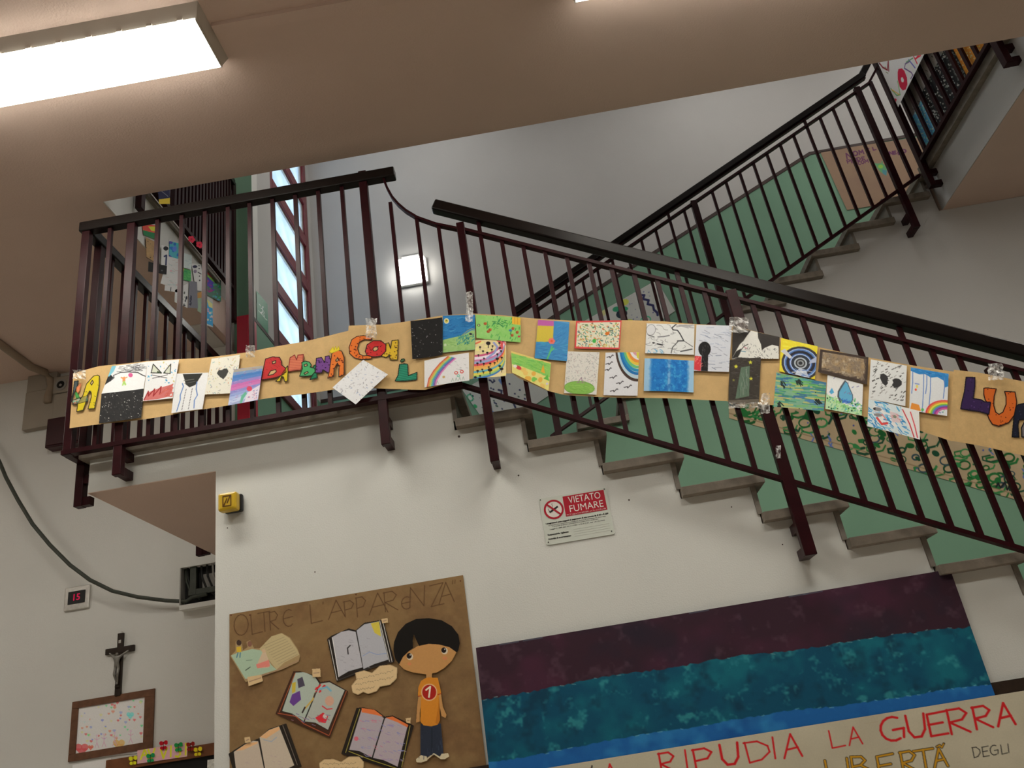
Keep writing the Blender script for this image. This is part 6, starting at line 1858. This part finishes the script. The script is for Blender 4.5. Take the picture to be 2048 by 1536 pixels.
# upper floor, left: drawings taped along the slab edge
ZF = zm(260, 460, .09766)
PF = ('X', XF+.006)
GF = 1.9
fas = [
 ('flag like red and yellow drawing with green base', [(284, 446), (317, 452), (316, 481), (287, 470)], (200, 90, 60), lambda c: (c.upoly([(0, .05), (1, 0), (1, .55), (0, .6)], (205, 70, 60)), c.upoly([(.3, .2), (.9, .05), (1, .45), (.5, .5)], (225, 185, 60)), c.upoly([(0, .62), (1, .58), (1, 1), (0, 1)], (40, 110, 70)))),
 ('brown cardboard panel with small dark spots', [(291, 474), (315, 486), (315, 529), (292, 515)], (150, 122, 86), lambda c: (c.grain(5, .08), c.dots(7, [(70, 60, 45)], .7, 1.3), c.uline([(0, .02), (0, .98), (1, 1)], 1.6, (40, 32, 28)))),
 ('black rectangular drawing', [(297, 523), (334, 532), (333, 549), (296, 543)], (24, 24, 24), lambda c: c.dots(3, [(90, 90, 92)], 1, 2)),
 ('white sheet with black disc and figure one', [(323, 490), (338, 493), (336, 531), (322, 530)], (190, 196, 196), lambda c: (c.uell(.6, .14, 5, 4.6, (24, 25, 30)), c.uline([(.45, .57), (.72, .50), (.70, .98)], 3, (40, 44, 80)))),
 ('teal and blue drawing', [(339, 482), (359, 487), (358, 541), (338, 512)], (70, 150, 165), lambda c: (c.dots(22, [(40, 100, 170), (60, 170, 160), (70, 70, 150)], 1.5, 3.5), c.uell(.4, .3, 4, 5, (80, 110, 190)))),
 ('large white written sheet', [(335, 512), (357, 518), (358, 578), (321, 567)], (186, 196, 192), lambda c: (c.dash(30, [(150, 165, 165), (170, 150, 150)], 6, .8, .2), c.uell(.45, .35, 2, 1.6, (200, 150, 160)))),
 ('small white ticket below the large white sheet', [(330, 570), (358, 577), (357, 585), (329, 581)], (190, 196, 192), lambda c: c.uline([(.5, .2), (.5, .9)], 1.4, (40, 45, 50))),
 ('white sheet with torn top', [(368, 506), (384, 511), (383, 539), (367, 535)], (176, 188, 188), lambda c: c.dash(10, [(150, 165, 170)], 5, .8, .2)),
 ('green painted sheet', [(366, 536), (382, 541), (382, 563), (365, 560)], (70, 150, 85), lambda c: (c.dash(20, [(90, 165, 95), (50, 130, 80)], 5, 1.2, .3), c.upoly([(0, 0), (.16, 0), (.1, .3), (0, .3)], (215, 205, 70)))),
 ('white sheet with black domino spots', [(383, 527), (406, 528), (405, 583), (392, 580)], (192, 196, 200), lambda c: (c.uell(.25, .18, 4.4, 4.2, (34, 34, 62)), c.uell(.62, .12, 1.4, 1.4, (50, 50, 56)), c.uell(.62, .28, 1.6, 1.6, (50, 50, 56)), c.uell(.62, .60, 1.2, 1.2, (50, 50, 56)), c.uell(.62, .74, 1.3, 1.3, (50, 50, 56)), c.uline([(.5, .46), (.8, .52)], 1.8, (45, 45, 50)), c.uline([(.9, .1), (.95, .35)], 2, (60, 60, 62)), c.uell(.22, .42, 3, 4, (120, 110, 130)))),
 ('white sheet with black figures hanging low', [(350, 580), (377, 566), (375, 616), (349, 604)], (186, 188, 186), lambda c: (c.dots(12, [(50, 52, 60), (80, 84, 80)], .9, 2.2), c.uell(.8, .6, 3, 3.4, (40, 42, 52)))),
 ('grey sheet with dark writing', [(379, 562), (394, 564), (396, 617), (376, 615)], (108, 108, 118), lambda c: c.dash(12, [(50, 52, 66)], 3, 1.6, 1.5, .05, .4, .35, .85)),
 ('violet and green drawing with a rainbow', [(414, 541), (442, 561), (442, 604), (413, 590)], (70, 100, 90), lambda c: (c.upoly([(0, 0), (.4, .05), (.5, .18), (0, .12)], (205, 70, 80)), c.upoly([(0, .12), (.55, .2), (.55, .3), (0, .22)], (110, 160, 70)), c.upoly([(0, .24), (.5, .3), (.5, .6), (0, .6)], (70, 60, 150)), c.dots(14, [(140, 50, 110), (90, 60, 150)], 1.2, 2.6, 0, .5, .4, .8), c.dots(26, [(60, 150, 95), (40, 120, 80), (70, 130, 150)], 1, 2.6, .45, 1, .3, .98))),
 ('blue and white painted strip hanging lowest', [(413, 597), (425, 606), (426, 655), (412, 650)], (60, 140, 195), lambda c: (c.upoly([(0, 0), (1, .02), (1, .2), (.4, .22)], (190, 190, 130)), c.dots(14, [(205, 220, 225), (200, 150, 170), (90, 170, 210)], 1, 2.4, .1, .9, .3, .8), c.upoly([(0, .93), (1, .94), (1, 1), (0, 1)], (190, 190, 185)))),
 ('pale yellow and teal sheet low on the slab edge', [(394, 586), (411, 580), (411, 632), (395, 622)], (130, 150, 130), lambda c: (c.upoly([(0, 0), (1, 0), (1, .3), (0, .3)], (165, 125, 70)), c.dash(10, [(90, 150, 150)], 5, 1.2, .2, 0, 1, .4, 1))),
]
for k, (lab, q, bg, pf) in enumerate(fas):
    o = art('drawing', q, PF, pf, 1.8, bg, GF, .004+.0022*(k % 4), None, seed=200+k)
    tag(o, lab + ' on the upper left slab edge', 'drawing', 'drawings on the upper left slab edge')
o = art('drawing', [(316, 378), (340, 372), (340, 408), (318, 408)], ('X', XL+.02), lambda c: (c.upoly([(0, .72), (1, .68), (1, 1), (0, 1)], (225, 170, 50)), c.uline([(.1, .1), (.8, .6)], 1, (120, 120, 130))), 1.6, (28, 30, 62), 1.7, .004, None, seed=230)
tag(o, 'dark blue drawing with yellow base on the upper left railing', 'drawing')
for (x, y), lab in (((383, 478), 'red paper flower on the upper left railing, higher one'), ((399, 489), 'red paper flower on the upper left railing, lower one')):
    o = art('paper_flower', [(x-8, y-9), (x+8, y-5), (x+8, y+10), (x-8, y+6)], ('X', XL+.02), lambda c: ([c.uell(.5+.25*math.cos(a), .5+.25*math.sin(a), 3.4, 3.4, (190, 30, 60)) for a in (0, 1.25, 2.5, 3.75, 5)], c.uell(.5, .5, 2, 2, (150, 20, 45))), 2, (190, 30, 60), 1.7, .004, None, True, seed=int(x))
    tag(o, lab, 'paper cut-out', 'red paper flowers')
